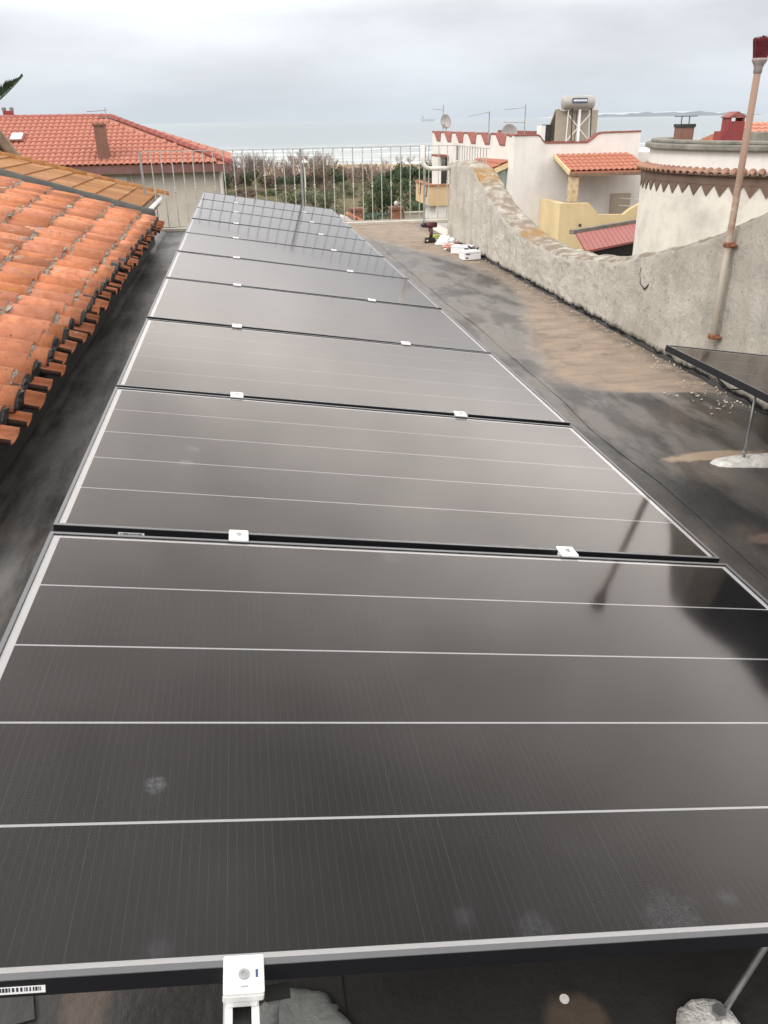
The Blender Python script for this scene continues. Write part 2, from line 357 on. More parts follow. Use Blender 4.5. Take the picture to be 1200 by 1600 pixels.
# ------------------------------------------------------------------ the setting: land, sea
GZ = -4.5; SEA = -6.5
def terrain_z(x, y):
    z = GZ + .25 * fbm((x * .03, y * .03, 3.)) 
    if y > 92: z += .9 * math.exp(-((y - 116) / 10.) ** 2) * (.6 + .7 * fbm((x * .05, y * .05, 9.)))
    if y > 124: z -= (y - 124) * .055
    return z
def ground_mat():
    k = NT('meadow_and_dunes'); P = k.P(); s = k.n('ShaderNodeSeparateXYZ', {0: P}); y = s.outputs[1]
    g = k.mix(k.map(k.noise(.16, 5, .6), .35, .65), (.075, .078, .034), (.14, .112, .062))
    g = k.mix(k.map(k.noise(.9, 5, .65), .5, .7, 0, .7), g, (.042, .05, .022))
    sd_ = k.mix(k.map(k.noise(.25, 5, .6), .35, .65), (.42, .30, .20), (.52, .40, .28))
    f = k.sm(k.math('ADD', y, k.math('MULTIPLY', k.noise(.07, 4, .6), 22.)), 108., 122.)
    c = k.mix(f, g, sd_)
    c = k.mix(k.math('MULTIPLY', k.map(k.noise(.35, 5, .7), .5, .6), k.math('MULTIPLY', f, k.map(y, 136., 126.))), c, (.14, .11, .075))
    wet = k.map(y, 152., 160.); c = k.mix(wet, c, (.22, .175, .135))
    k.p('Base Color', c); k.p('Roughness', .95); k.p('Specular IOR Level', .2); k.bump(k.noise(3., 5, .7), .6, .15)
    return k.m
ys = [-60, -30, 0, 20, 30, 40, 50] + [50 + 4 * i for i in range(1, 42)]; xs = [-400, -250, -160, -110, -80] + [-60 + 4 * i for i in range(41)] + [120, 160, 220, 320, 450, 600]
b = MB(); b.v = [(x, y, terrain_z(x, y)) for y in ys for x in xs]; nx = len(xs)
b.f = [(j * nx + i, j * nx + i + 1, (j + 1) * nx + i + 1, (j + 1) * nx + i) for j in range(len(ys) - 1) for i in range(nx - 1)]
ground = tag(b.build('ground', ground_mat(), smooth=True), kind='structure')
def sea_mat():
    k = NT('sea_water'); P = k.P(); s = k.n('ShaderNodeSeparateXYZ', {0: P}); x, y = s.outputs[0], s.outputs[1]
    c = k.mix(k.sm(y, 180., 900.), (.185, .215, .205), (.135, .18, .19))
    wob = k.math('MULTIPLY', k.math('SUBTRACT', k.noise(.025, 5, .6), .5), 26.)
    yy = k.math('ADD', y, wob); foam = None
    for yc, hw, a in ((171., 6., 1.), (184., 5., 1.), (203., 6.0, 1.), (226., 3.5, .8), (262., 3., .5), (310., 2.5, .3)):
        d = k.math('ABSOLUTE', k.math('SUBTRACT', yy, yc)); f = k.math('MULTIPLY', k.map(d, hw, hw * .35), a)
        f = k.math('MULTIPLY', f, k.map(k.noise(.05 + .0003 * yc, 5, .65, stretch=(1, .4, 1)), .38, .55))
        foam = f if foam is None else k.math('MAXIMUM', foam, f)
    c = k.mix(foam, c, (.86, .87, .87))
    k.p('Base Color', c); k.p('Roughness', k.math('ADD', .13, k.math('MULTIPLY', foam, .6))); k.p('IOR', 1.33); k.p('Specular IOR Level', .4)
    k.bump(k.noise(.22, 6, .6, stretch=(.5, 1.4, 1)), .10, .3)
    return k.m
b = MB(); ys = [150 + 2.5 * i for i in range(76)] + [360, 420, 520, 800, 1500, 4000, 12000, 40000]; xs = [-30000, -6000, -900] + [-160 + 6 * i for i in range(70)] + [900, 6000, 30000]
def sea_z(x, y):
    if y > 345 or abs(x) > 300: return SEA
    a = .30 * math.sin(y * .36 + 2.2 * noise.noise((x * .012, y * .01, 1.))) * max(0, 1 - (y - 190) / 160)
    return SEA + a
b.v = [(x, y, sea_z(x, y)) for y in ys for x in xs]; nx = len(xs)
b.f = [(j * nx + i, j * nx + i + 1, (j + 1) * nx + i + 1, (j + 1) * nx + i) for j in range(len(ys) - 1) for i in range(nx - 1)]
tag(b.build('sea', sea_mat(), smooth=True), kind='structure')
b = MB(); N = 60
prof = [(4200 + 2500 * i / N, 10500, SEA + 62 * max(0, math.sin(math.pi * i / N)) ** .7 * (.55 + .45 * fbm((i * .17, 4, 1)) + .2)) for i in range(N + 1)]
b.prism([(4200, 10500, SEA - 5)] + prof + [(6700, 10500, SEA - 5)], (0, 1500, 0))
tag(b.build('far_island', M['island']), kind='structure')
e = empty('cargo_ship', (880, 4000, SEA), 'low grey cargo ship far out on the horizon', 'ship')
b = MB(); b.prism([(850, 4000, SEA), (906, 4000, SEA), (912, 4000, SEA + 8), (846, 4000, SEA + 8)], (0, 12, 0)); b.build('hull', M['ship'], e)
b = MB(); b.b2((849, 4002, SEA + 8), (858, 4010, SEA + 21)); b.b2((852, 4004, SEA + 21), (855, 4008, SEA + 26)); b.build('bridge', M['ship'], e)
b = MB(); b.b2((880, 4005, SEA + 8), (881.5, 4006, SEA + 18)); b.build('mast', M['ship'], e)

# ------------------------------------------------------------------ the roof we stand on
FY = 12.75
def sheet(name, x0, x1, y0, y1, z, parent, nx_, ny_, amp=.003):
    b = MB(); vs = []
    for j in range(ny_ + 1):
        for i in range(nx_ + 1):
            x = x0 + (x1 - x0) * i / nx_; y = y0 + (y1 - y0) * j / ny_
            ex = .03 * fbm((3 + x0, y * .8, 2)) if i in (0, nx_) else 0
            vs.append((x + (ex if i in (0,) else 0), y, z + amp * fbm((x * 2.2, y * 1.6, z * 50))))
    b.v = vs; W = nx_ + 1
    b.f = [(j * W + i, j * W + i + 1, (j + 1) * W + i + 1, (j + 1) * W + i) for j in range(ny_) for i in range(nx_)]
    n = len(b.v)
    for j in range(ny_ + 1): b.v.append((vs[j * W][0] , vs[j * W][1], z - .006))       # free left edge of the sheet
    b.f += [(n + j, j * W, (j + 1) * W, n + j + 1) for j in range(ny_)]
    return b.build(name, M['membrane'], parent, smooth=False)
b = MB(); b.b2((-1.6, -2.5, GZ), (2.9, FY, -.012)); b.b2((2.9, -2.5, GZ), (3.9, 3.75, -.012))
terrace = tag(b.build('roof_terrace', M['wall_beige']), kind='structure')
for (x0, x1, z, nxx) in ((-1.22, -.90, .0, 4), (-.96, .06, .003, 14), (.0, 1.06, .0, 14), (1.0, 1.74, .003, 10), (1.66, 2.66, .006, 14)):
    sheet('membrane_sheet', x0, x1, -2.4, FY - .12, z, terrace, nxx, 170)
sheet('membrane_sheet', 2.62, 3.80, -2.4, 3.70, .005, terrace, 8, 60)
# upstand under the eaves on the left
b = MB(); prof = [(-1.10, .006), (-1.15, .012), (-1.19, .03), (-1.225, .07), (-1.245, .14), (-1.255, .30)]; ny_ = 160
for j in range(ny_ + 1):
    y = -2.4 + (FY - .1 + 2.4) * j / ny_
    for q, (x, z) in enumerate(prof):
        jit = fbm((x * 3, y * 1.7, 5.)) * .018
        b.v.append((x + jit + .02 * fbm((1, y * .6, 2)), y, z + .006 * fbm((x * 9, y * 5, 1))))
W = len(prof); b.f = [(j * W + i, j * W + i + 1, (j + 1) * W + i + 1, (j + 1) * W + i) for j in range(ny_) for i in range(W - 1)]
b.build('membrane_upstand', M['membrane'], terrace, smooth=True)
b = MB(); b.b2((-1.6, FY - .14, -.01), (3.4, FY + .02, .035)); b.build('edge_kerb', simple('cream_kerb', (.55, .50, .42), .9, .2, 4., bump=.3), terrace, bevel=.008)
random.seed(77)
for (cx, cy, w_, l_, a) in ((-.70, 1.2, .40, .5, .05),):
    b = MB(); n = 28; m = Matrix.Rotation(a, 3, 'Z'); q = []
    for k_ in range(n):
        t = 4 * k_ / n; f_ = t % 1; sd = int(t); ux, uy = ((-1 + 2 * f_, -1), (1, -1 + 2 * f_), (1 - 2 * f_, 1), (-1, 1 - 2 * f_))[sd]
        p_ = m @ Vector((ux * w_ / 2 + random.uniform(-.012, .012), uy * l_ / 2 + random.uniform(-.012, .012), 0)); q.append((cx + p_.x, cy + p_.y, .0085 + random.uniform(0, .0005)))
    b.prism(q, (0, 0, .0012)); b.build('membrane_patch', M['membrane'], terrace)
# stray marks lying on the membrane
b = MB(); b.lathe([(.0001, 0), (.0085, 0), (.0085, .002), (.0001, .002)], (.445, .832, .011), 14); tag(b.build('bottle_top', M['white_plastic']), 'small round white cap lying on the membrane under the front panel', 'cap')
random.seed(5)
b = MB()
for i in range(170):
    t = random.random(); y = 3.7 + 8 * random.random() ** 1.6; x = 2.60 - abs(random.gauss(0, .10)); sz = random.uniform(.002, .0065)
    m = Euler((random.random() * 3, random.random() * 3, random.random() * 3)).to_matrix()
    b.box((x, y, .013 + sz * .3), (sz * 2, sz * 1.4, sz * .7), m)
for i in range(26):
    y = random.uniform(3.6, 4.1); x = random.gauss(2.4, .1); sz = random.uniform(.002, .010)
    m = Euler((0, random.random() * .5, random.random() * 3)).to_matrix(); b.box((x, y, .013 + sz * .2), (sz * 2, sz * 1.2, sz * .6), m)
tag(b.build('fallen_plaster', simple('crumbled_plaster', (.50, .46, .40), .95, .4, 30.)), 'crumbs of fallen white plaster along the foot of the wall', 'rubble', kind='stuff')

# ------------------------------------------------------------------ parapet wall with the swooping top
TOPP = [(3.55, 1.36), (3.70, 1.30), (3.80, 1.08), (3.91, .98), (4.12, .91), (4.35, .82), (4.75, .70), (5.24, .575), (5.85, .46), (6.4, .40), (6.9, .375), (7.44, .39), (8.0, .455), (8.72, .60), (9.2, .78), (9.53, .90), (9.85, .945), (10.2, .95), (10.72, .94)]  # near end beyond the view is raised for a dark reflection in the panels
def lerp_tab(tab, x):
    if x <= tab[0][0]: return tab[0][1]
    for (a, p), (c_, q) in zip(tab, tab[1:]):
        if x <= c_: return p + (q - p) * (x - a) / (c_ - a)
    return tab[-1][1]
def top_at(y): return sum(lerp_tab(TOPP, y + d) for d in (-.1, -.05, 0, .05, .1)) / 5
def rough_wall(name, x0, thick, y0, y1, topf, mat, n_y, parent):
    b = MB(); nr = 22
    for j in range(n_y + 1):
        y = y0 + (y1 - y0) * j / n_y; zt = topf(y) + .014 * fbm((7, y * 4, 1)); ring = []
        for i in range(nr + 1): ring.append((x0, -.02 + (zt - .035 + .02) * i / nr))
        for a in (25, 50, 75, 90): ring.append((x0 + .035 * (1 - math.cos(R(a))), zt - .035 + .035 * math.sin(R(a))))
        for f in (.35, .65): ring.append((x0 + .035 + (thick - .07) * f, zt + .006))
        for a in (90, 45, 10): ring.append((x0 + thick - .035 * (1 - math.cos(R(a))), zt - .035 + .035 * math.sin(R(a))))
        ring.append((x0 + thick, -.5)); W = len(ring)
        for (x, z) in ring:
            d = .016 * fbm((x * 6, y * 6, z * 6), 5) + .010 * fbm((x, y * 19, z * 19 + 4), 4)
            b.v.append((x + d * (1 if x < x0 + .1 else -.5), y + d * .3, z + (d if z > zt - .06 else 0)))
    b.f = [(j * W + i, j * W + i + 1, (j + 1) * W + i + 1, (j + 1) * W + i) for j in range(n_y) for i in range(W - 1)]
    b.f += [tuple(range(W)), tuple(n_y * W + i for i in range(W))]
    return b.build(name, mat, parent, smooth=True)
e = empty('parapet_wall', (2.76, 7.1, 0), 'rough plastered parapet wall with a swooping curved top and orange lichen', 'wall')
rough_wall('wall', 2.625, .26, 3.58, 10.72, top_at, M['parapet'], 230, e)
b = MB(); ny_ = 140
for j in range(ny_ + 1):
    y = 3.6 + 7.1 * j / ny_; h = .010 + .03 * max(0, fbm((2, y * 5, 3)) + .1)
    b.v += [(2.603 + .018 * fbm((5, y * 6, 1)), y, .010), (2.620, y, h * .9), (2.640, y, h + .012)]
b.f = [(j * 3 + i, j * 3 + i + 1, j * 3 + i + 4, j * 3 + i + 3) for j in range(ny_) for i in (0, 1)]
b.build('bitumen_skirting', M['tar'], e, smooth=True)
b = MB()                                             # the dark crack in the render
pts = [(4.98, .50), (4.985, .46), (4.97, .43), (4.965, .40), (4.93, .385), (4.90, .37), (4.885, .385), (4.86, .40), (4.85, .415)]
for p, q in zip(pts, pts[1:]): b.bar((2.621, p[0] + .22, p[1] - .0), (2.621, q[0] + .22, q[1] - .0), .010, .005)
b.build('crack', M['ink'], e)
# unseen recess walls, added dark and tall to darken the reflection in the panels
e = empty('added_side_wall', (3.75, 2.0, 0), 'taller dark recess wall added out of view for its reflection in the panels', 'wall')
b = MB(); b.prism([(2.80, 3.60, -.4), (2.80, 3.60, 1.42), (2.95, 3.60, 1.50), (3.2, 3.60, 1.60), (3.45, 3.60, 1.72), (3.78, 3.60, 1.95), (3.96, 3.60, 1.95), (3.96, 3.60, -.4)], (0, .24, 0)); b.build('added_return_wall', M['added_wall'], e, bevel=.02)
rough_wall('wall', 3.78, .26, -2.4, 3.58, lambda y: 1.97 + .04 * math.sin(y * 1.3), M['added_wall'], 80, e)

# brush on the rusty pole
e = empty('brush_pole', (2.585, 4.16, .25), 'tall rusty white pole clamped to the parapet with a red brush on top', 'pole')
def polem():
    k = NT('peeling_pole_paint'); z = k.n('ShaderNodeSeparateXYZ', {0: k.P()}).outputs[2]
    c = k.mix(k.map(k.noise(9, 6, .7), .40, .60), (.58, .51, .41), (.27, .145, .09))
    c = k.mix(k.map(k.math('ADD', z, k.math('MULTIPLY', k.noise(6, 5, .7), .5)), 1.1, 1.35), c, (.27, .175, .13))
    c2 = k.mix(k.map(k.math('ADD', z, k.math('MULTIPLY', k.noise(14, 5, .7), .3)), 1.02, .86), c, (.62, .57, .49))
    k.p('Base Color', c2); k.p('Roughness', .8); k.bump(k.noise(60, 4, .6), .4, .004); return k.m
b = MB(); b.tube([(2.585, 4.16, .25), (2.586, 4.162, 1.0), (2.588, 4.165, 1.66)], [.019, .018, .017], 14); b.build('pole', polem(), e, smooth=True)
b = MB(); b.lathe([(.016, 1.60), (.021, 1.605), (.021, 1.625), (.026, 1.64), (.036, 1.655), (.037, 1.668), (.02, 1.668)], (2.588, 4.165, 0), 16); b.build('ferrule', simple('grey_ferrule', (.30, .25, .24), .7, .25, 20.), e, smooth=True)
random.seed(3); b = MB()
for i in range(420):
    a = random.random() * 6.283; r = .032 * math.sqrt(random.random()); rx, ry = r * math.cos(a), r * math.sin(a); L = .10 * random.uniform(.8, 1.05)
    b.tube([(2.588 + rx, 4.165 + ry, 1.665), (2.588 + rx * 1.25, 4.165 + ry * 1.25, 1.665 + L * .55), (2.588 + rx * 1.45, 4.165 + ry * 1.45, 1.665 + L * (1 - 3.5 * r))], [.0026, .0024, .0014], 3)
b.build('bristles', M['brush'], e)
rust = simple('rust', (.24, .095, .045), .9, .45, 30., bump=.5)
for z in (.285, .785):
    b = MB(); b.box((2.588, 4.16, z), (.046, .046, .026)); b.box((2.60, 4.16, z), (.03, .085, .014)); c_ = b.build('pole_clamp', rust, e, bevel=.004)
    b = MB(); b.tube([(2.555, 4.16, z), (2.574, 4.16, z)], .008, 6); b.build('bolt', rust, c_)

# ------------------------------------------------------------------ solar panels
TILT = R(8.975); PITCH = 1.1283; PW, PD = 1.754, 1.096
ES = Vector((math.cos(TILT), 0, -math.sin(TILT))); EN = Vector((math.sin(TILT), 0, math.cos(TILT)))
ORG = Vector((-.4984, .6397, .5818))
def glass_mat():
    k = NT('solar_glass'); t = k.t; t.nodes.remove(k.b)
    o_ = [n for n in t.nodes if n.type == 'OUTPUT_MATERIAL'][0]
    fr = k.n('ShaderNodeFresnel', {'IOR': 1.5}); gl = k.n('ShaderNodeBsdfGlossy', {'Roughness': .08, 'Color': (1., .95, .925, 1)})
    tr = k.n('ShaderNodeBsdfTransparent'); ms = k.n('ShaderNodeMixShader', {0: fr.outputs[0], 1: tr.outputs[0], 2: gl.outputs[0]})
    P = k.P(); m = None
    for (px_, py_, pz_, r, a) in SMUDGE:
        d = k.n('ShaderNodeVectorMath', {0: P, 1: (px_, py_, pz_)}, operation='DISTANCE').outputs['Value']
        d = k.math('ADD', d, k.math('MULTIPLY', k.math('SUBTRACT', k.noise(34, 4, .6), .5), r * 1.3))
        q = k.math('MULTIPLY', k.math('MULTIPLY', k.map(d, r, r * .5), k.map(k.noise(160, 3, .7), .35, .65, .2, 1.)), a * .55); m = q if m is None else k.math('MAXIMUM', m, q)
    m = k.math('ADD', m, k.map(k.noise(2.2, 6, .7), .45, .8, 0., .012))
    df = k.n('ShaderNodeBsdfDiffuse', {'Color': (.62, .66, .74, 1)}); ms2 = k.n('ShaderNodeMixShader', {0: m, 1: ms.outputs[0], 2: df.outputs[0]})
    t.links.new(ms2.outputs[0], o_.inputs[0]); return k.m
def on_panel(s, t, dz=0.): return ORG + ES * s + Vector((0, t, 0)) + EN * dz
SMUDGE = [(*on_panel(s, t), r, a) for s, t, r, a in ((.301, .300, .020, .17), (.294, 1.68, .030, .14), (.278, 1.565, .026, .18), (.517, 1.342, .02, .08), (.801, 1.045, .035, .08), (1.02, .035, .05, .07), (.72, .05, .02, .05), (.81, .03, .03, .06), (1.12, .06, .02, .07), (.33, .03, .02, .05), (.97, 1.68, .02, .1))]
def cell_mat():
    k = NT('silicon_cells'); s = k.n('ShaderNodeSeparateXYZ', {0: k.obj()}); x, y = s.outputs[0], s.outputs[1]
    def lines(v, pitch, wd_):
        f = k.math('FRACT', k.math('DIVIDE', k.math('ADD', v, 10.), pitch)); d = k.math('ABSOLUTE', k.math('SUBTRACT', f, .5))
        return k.map(d, wd_ / pitch, wd_ / pitch * .5)
    fine = k.math('MULTIPLY', lines(x, .0125, .0008), k.map(k.noise(30, 3, .6, vec=k.obj(), stretch=(6, .25, 1)), .40, .60, .55, 1.))
    gap = k.math('MULTIPLY', lines(x, .0625, .0010), k.map(k.noise(3, 3, .6, vec=k.obj(), stretch=(5, .3, 1)), .38, .6, .1, 1.))
    c = k.mix(k.map(k.noise(1.1, 4, .6), .3, .7), (.0075, .0074, .0082), (.0105, .0100, .0102))
    c = k.mix(k.math('MULTIPLY', fine, .6), c, (.066, .058, .048)); c = k.mix(k.math('MULTIPLY', gap, .22), c, (.11, .10, .09))
    k.p('Base Color', c); k.p('Roughness', .5); k.p('Specular IOR Level', .04); return k.m
M['cell'] = cell_mat(); M['back'] = simple('white_backsheet', (.86, .86, .86), .5, .02, 5.); M['glass'] = glass_mat()
M['frame_top'] = simple('frame_lip', (.14, .143, .15), .36, .08, 6., metal=.4)  # lip colour lightened to carry the sky reflected on the black frame
def make_panel():
    root = empty('photovoltaic_module', (0, 0, 0)); OFF[root.name] = Vector((0, 0, 0)); hw, hd = PW / 2, PD / 2; lip = .0085
    def ring(b, z0, z1, a):
        b.b2((-hw, -hd, z0), (hw, -hd + a, z1)); b.b2((-hw, hd - a, z0), (hw, hd, z1))
        b.b2((-hw, -hd + a, z0), (-hw + a, hd - a, z1)); b.b2((hw - a, -hd + a, z0), (hw, hd - a, z1)); return b
    fr = ring(MB(), -.030, -.0015, .0090).build('frame', M['black_metal'], root)
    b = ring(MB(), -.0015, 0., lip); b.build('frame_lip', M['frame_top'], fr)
    b = MB(); b.b2((-hw + .0091, -hd + .0091, -.008), (hw - .0091, hd - .0091, -.0055)); b.build('backsheet', M['back'], root)
    sp = .2125; L = PW - 2 * (.011 + .0135)
    sm = MB().b2((-L / 2, -(sp - .0058) / 2, -.0055), (L / 2, (sp - .0058) / 2, -.0045)).mesh('cell_string')
    for i in range(5): inst('cell_string', sm, M['cell'], root, (0, (i - 2) * sp, 0))
    b = MB(); b.v = [(-hw + lip, -hd + lip, -.0022), (hw - lip, -hd + lip, -.0022), (hw - lip, hd - lip, -.0022), (-hw + lip, hd - lip, -.0022)]; b.f = [(0, 1, 2, 3)]
    b.build('glass', M['glass'], root)
    # bar-code sticker on the near side of the frame
    b = MB(); b.b2((-hw + .145, -hd - .0006, -.024), (-hw + .205, -hd, -.012)); st = b.build('sticker', M['card'], root)
    b = MB(); random.seed(2); x = -hw + .149
    while x < -hw + .201:
        wd_ = random.choice((.0008, .0016, .0024)); b.b2((x, -hd - .0009, -.020), (x + wd_, -hd - .0005, -.013)); x += wd_ + random.choice((.001, .002))
    b.build('bar_code', M['ink'], st)
    return root
proto = make_panel(); ordn = ['', 'second', 'third', 'fourth', 'fifth', 'sixth', 'seventh', 'eighth', 'ninth', 'tenth']
for i in range(10):
    p = proto if i == 0 else copy_tree(proto)
    c_ = ORG + ES * (PW / 2) + Vector((0, PD / 2 + i * PITCH, 0)); p.location = c_; p.rotation_euler = (0, TILT + R((0, .12, -.1, .1, 0, .08, -.06, .1, 0, 0)[i]), 0)
    lab = 'black solar panel nearest the camera in the long row' if i == 0 else f'black solar panel, {ordn[i]} from the camera in the long row'
    if i == 9: lab = 'black solar panel at the far railing end of the long row'
    tag(p, lab, 'solar panel', 'solar panels in the long row')
for i in range(3):
    p = copy_tree(proto); c0 = Vector((1.93, 3.48, .45)); p.rotation_euler = (0, TILT, R(1.2))
    p.location = c0 + ES * (PW / 2) + Vector((0, -PD / 2 - i * PITCH, 0))
    tag(p, ('black solar panel by the parapet, its corner nearest the pole', 'second black solar panel of the short row by the parapet', 'third black solar panel of the short row by the parapet')[i], 'solar panel', 'solar panels in the short row')

# mounting rails with their clamps
def clamp_mesh():
    b = MB(); b.b2((-.0235, -.0255, 0), (.0235, .0255, .0075)); b.b2((-.021, -.0135, -.06), (.021, .0135, 0)); return b
def rail(s, label, org=ORG, n=10, front=-.22, end_clamp=True, sgn=1):
    r = empty('mounting_rail', tuple(org + ES * s + EN * -.08), label, 'rail', 'mounting rails', rot=(0, TILT, 0)); OFF[r.name] = Vector((0, 0, 0))
    z1 = .048
    b = MB(); L0, L1 = front, n * PITCH - .02
    b.b2((-.020, L0, z1 - .040), (-.0165, L1, z1)); b.b2((.0165, L0, z1 - .040), (.020, L1, z1)); b.b2((-.0165, L0, z1 - .040), (.0165, L1, z1 - .036))
    b.b2((-.0165, L0, z1 - .003), (-.011, L1, z1)); b.b2((.011, L0, z1 - .003), (.0165, L1, z1)); b.b2((-.0165, L0, z1 - .016), (.0165, L1, z1 - .013))
    b.build('rail_profile', M['alu_white'], r)
    b = MB(); b.b2((-.0164, L0, z1 - .0129), (.0164, L1, z1 - .0122)); b.build('slot_strip', M['dark_steel'], r)
    cm = clamp_mesh()
    me = cm.mesh('clamp'); me.materials.append(M['alu_white']); top = .08
    bolt = MB().lathe([(.0066, .0075), (.0066, .0098), (.0035, .0098), (.0032, .0085), (.0001, .0085)], (0, 0, 0), 14).mesh('bolt', smooth=False); bolt.materials.append(M['steel'])
    for i in range(1, n):
        c_ = inst('clamp', me, None, r, (random.uniform(-.004, .004), i * PITCH - .016, top)); bv = c_.modifiers.new('bevel', 'BEVEL'); bv.width = .0025; bv.segments = 2
        inst('bolt', bolt, None, c_, (0, 0, 0))
    if end_clamp:
        b = MB(); b.b2((-.024, -.036, .078), (.024, .012, .0835)); b.b2((-.024, -.036, .066), (.024, -.0315, .078)); b.b2((-.0195, -.031, .049), (.0195, -.004, .078))
        c_ = b.build('end_clamp', M['alu_white'], r, bevel=.0035)
        bo = inst('bolt', bolt, None, c_, (0, -.014, .076))
        b = MB(); b.b2((.0135, -.018, .0832), (.0165, -.008, .0838)); b.build('blue_mark', M['blue_ink'], c_)
        b = MB(); b.b2((-.004, -.0295, .0832), (.005, -.0275, .0838)); b.build('slot_mark', M['grey_ink'], c_)
        b = MB(); q = [(.0045 * math.cos(a * .524), -.068 + .0065 * math.sin(a * .524), z1 - .0118) for a in range(13)]
        b.tube(q, .0008, 5); b.build('ring_mark', M['ink'], r)
    return r
rail_l = rail(.428, 'aluminium mounting rail under the left half of the long panel row with white clamps')
rail_r = rail(1.283, 'aluminium mounting rail under the right half of the long panel row with white clamps', end_clamp=True)
O2 = Vector((1.93, 3.48 - 3 * PITCH + .03, .45))
rail(.45, 'aluminium mounting rail under the short panel row beside the parapet', org=O2, n=3, front=.0, end_clamp=False)

# legs: threaded rods standing in mortar pads
def pad(loc, rx, ry, mat, label, seed, h=.018):
    random.seed(seed); b = MB(); n = 40; vs = [(loc[0], loc[1], loc[2] + h)]
    rings = [(.45, h * .95), (.8, h * .8), (.97, h * .45), (1.04, -.004)]
    rr = [1 + .30 * fbm((math.cos(6.283 * k / n) * .9 + seed, math.sin(6.283 * k / n) * .9, 1)) + random.uniform(-.025, .025) for k in range(n)]
    for f, z in rings:
        for k in range(n):
            a = 6.283 * k / n; vs.append((loc[0] + rx * f * rr[k] * math.cos(a), loc[1] + ry * f * rr[k] * math.sin(a), loc[2] + z + (.003 * random.random() if z > 0 else 0)))
    b.v = vs; b.f = [(0, 1 + k, 1 + (k + 1) % n) for k in range(n)]
    for i in range(len(rings) - 1):
        for k in range(n): b.f.append((1 + i * n + k, 1 + (i + 1) * n + k, 1 + (i + 1) * n + (k + 1) % n, 1 + i * n + (k + 1) % n))
    o = b.build('mortar_pad', mat, None, smooth=True, loc=loc); return tag(o, label, 'mortar pad')
def leg(p, q, label, r=.006, plate=True):
    e = empty('support_leg', p, label, 'leg'); b = MB(); b.tube([p, q], r, 10); b.build('threaded_rod', M['steel'], e, smooth=True)
    b = MB(); z = p[2] + .03; b.lathe([(.006, z), (.0125, z), (.0125, z + .009), (.006, z + .009)], (p[0], p[1], 0), 6); b.build('nut', M['steel'], e)
    if plate:
        d = (Vector(q) - Vector(p)).normalized(); c_ = Vector(q) - d * .015; b = MB(); b.lathe([(.006, -.004), (.0125, -.004), (.0125, .004), (.006, .004)], tuple(c_), 6); b.build('nut', M['steel'], e)
    return e
def top_under(x, org=ORG): return org.z - (x - org.x) * math.tan(TILT) - .10
pad((2.20, 3.02, .010), .20, .065, M['mortar'], 'long white mortar strip on the roof holding two rods', 4)
leg((2.14, 3.04, .02), (2.145, 3.05, .355), 'thin threaded rod in the white mortar strip by the parapet')
leg((2.30, 3.02, .02), (2.305, 3.03, .33), 'second thin rod in the white mortar strip at the picture edge')
e = empty('cross_rail', (2.0, 3.05, .36), 'short white rail piece under the edge of the short panel row', 'rail'); b = MB(); b.bar((2.08, 3.05, .372), (3.4, 3.05, .175), .04, .02); b.build('rail_profile', M['alu_white'], e)
pad((.665, .735, .008), .062, .055, M['mortar'], 'white mortar pad at the foot of the slanting rod under the nearest panel', 8, .014)
pad((-.02, .865, .008), .085, .065, M['grey_mortar'], 'grey mortar pad behind the front rail end', 9, .015)
leg((.685, .745, .012), (.86, .80, .35), 'bright slanting rod under the nearest panel', .0055)
leg((-.068, .83, .012), (-.044, .640, .458), 'bright rod beside the front end of the left mounting rail', .0065)
e = empty('angle_bracket', (-.045, .63, .46), 'small dark steel angle bracket beside the front rail end', 'bracket')
b = MB(); b.b2((-.055, .630, .4605), (-.024, .646, .4625)); b.b2((-.055, .630, .454), (-.024, .632, .4605)); b.build('angle', M['dark_steel'], e)
for rl, x in ((rail_l, -.078), (rail_r, .768)):       # rods under the rails, parts of the rail they carry
    mi = (Matrix.Translation(rl.location) @ Euler((0, TILT, 0)).to_matrix().to_4x4()).inverted()
    for i in range(1, 10, 2):
        y = .9 + i * PITCH; b = MB(); b.tube([mi @ Vector((x, y, .0)), mi @ Vector((x, y, top_under(x) + .02))], .006, 8); b.build('leg', M['steel'], rl, smooth=True)
e = empty('cable', (2.05, 3.3, .02), 'short black cable hanging under the short panel row', 'cable')
b = MB(); b.tube([(2.16, 3.42, .36), (2.18, 3.40, .28), (2.22, 3.36, .24), (2.30, 3.30, .26), (2.4, 3.25, .34)], .004, 6); b.build('sheath', M['black_plastic'], e, smooth=True)

# ------------------------------------------------------------------ tiled roof on the left
SL = .30; SA = math.atan(SL); SPC = .2325
def barrel(L, r0, r1, th, seg, warp, up=1., sq=.92):
    b = MB(); vs = []
    for j, (x, r) in enumerate(((0., r0), (-L * .5, (r0 + r1) / 2 + warp), (-L, r1))):
        for rr in (r, r - th):
            for k in range(seg + 1):
                a = math.pi * k / seg; vs.append((x, rr * math.cos(a), up * rr * math.sin(a) ** (1. if up > 0 else .6) * sq))
    W = seg + 1; b.v = vs
    for j in range(2):
        for k in range(seg):
            o0 = j * 2 * W; o1 = (j + 1) * 2 * W
            b.f.append((o0 + k, o0 + k + 1, o1 + k + 1, o1 + k)); b.f.append((o0 + W + k, o1 + W + k, o1 + W + k + 1, o0 + W + k + 1))
        for k in (0, seg): b.f.append((o0 + k, o1 + k, o1 + W + k, o0 + W + k))
    for j in (0, 2):
        o0 = j * 2 * W
        for k in range(seg): b.f.append((o0 + k, o0 + W + k, o0 + W + k + 1, o0 + k + 1))
    me = b.mesh('tile'); 
    for p in me.polygons: p.use_smooth = (abs(p.normal.x) < .7)
    return me
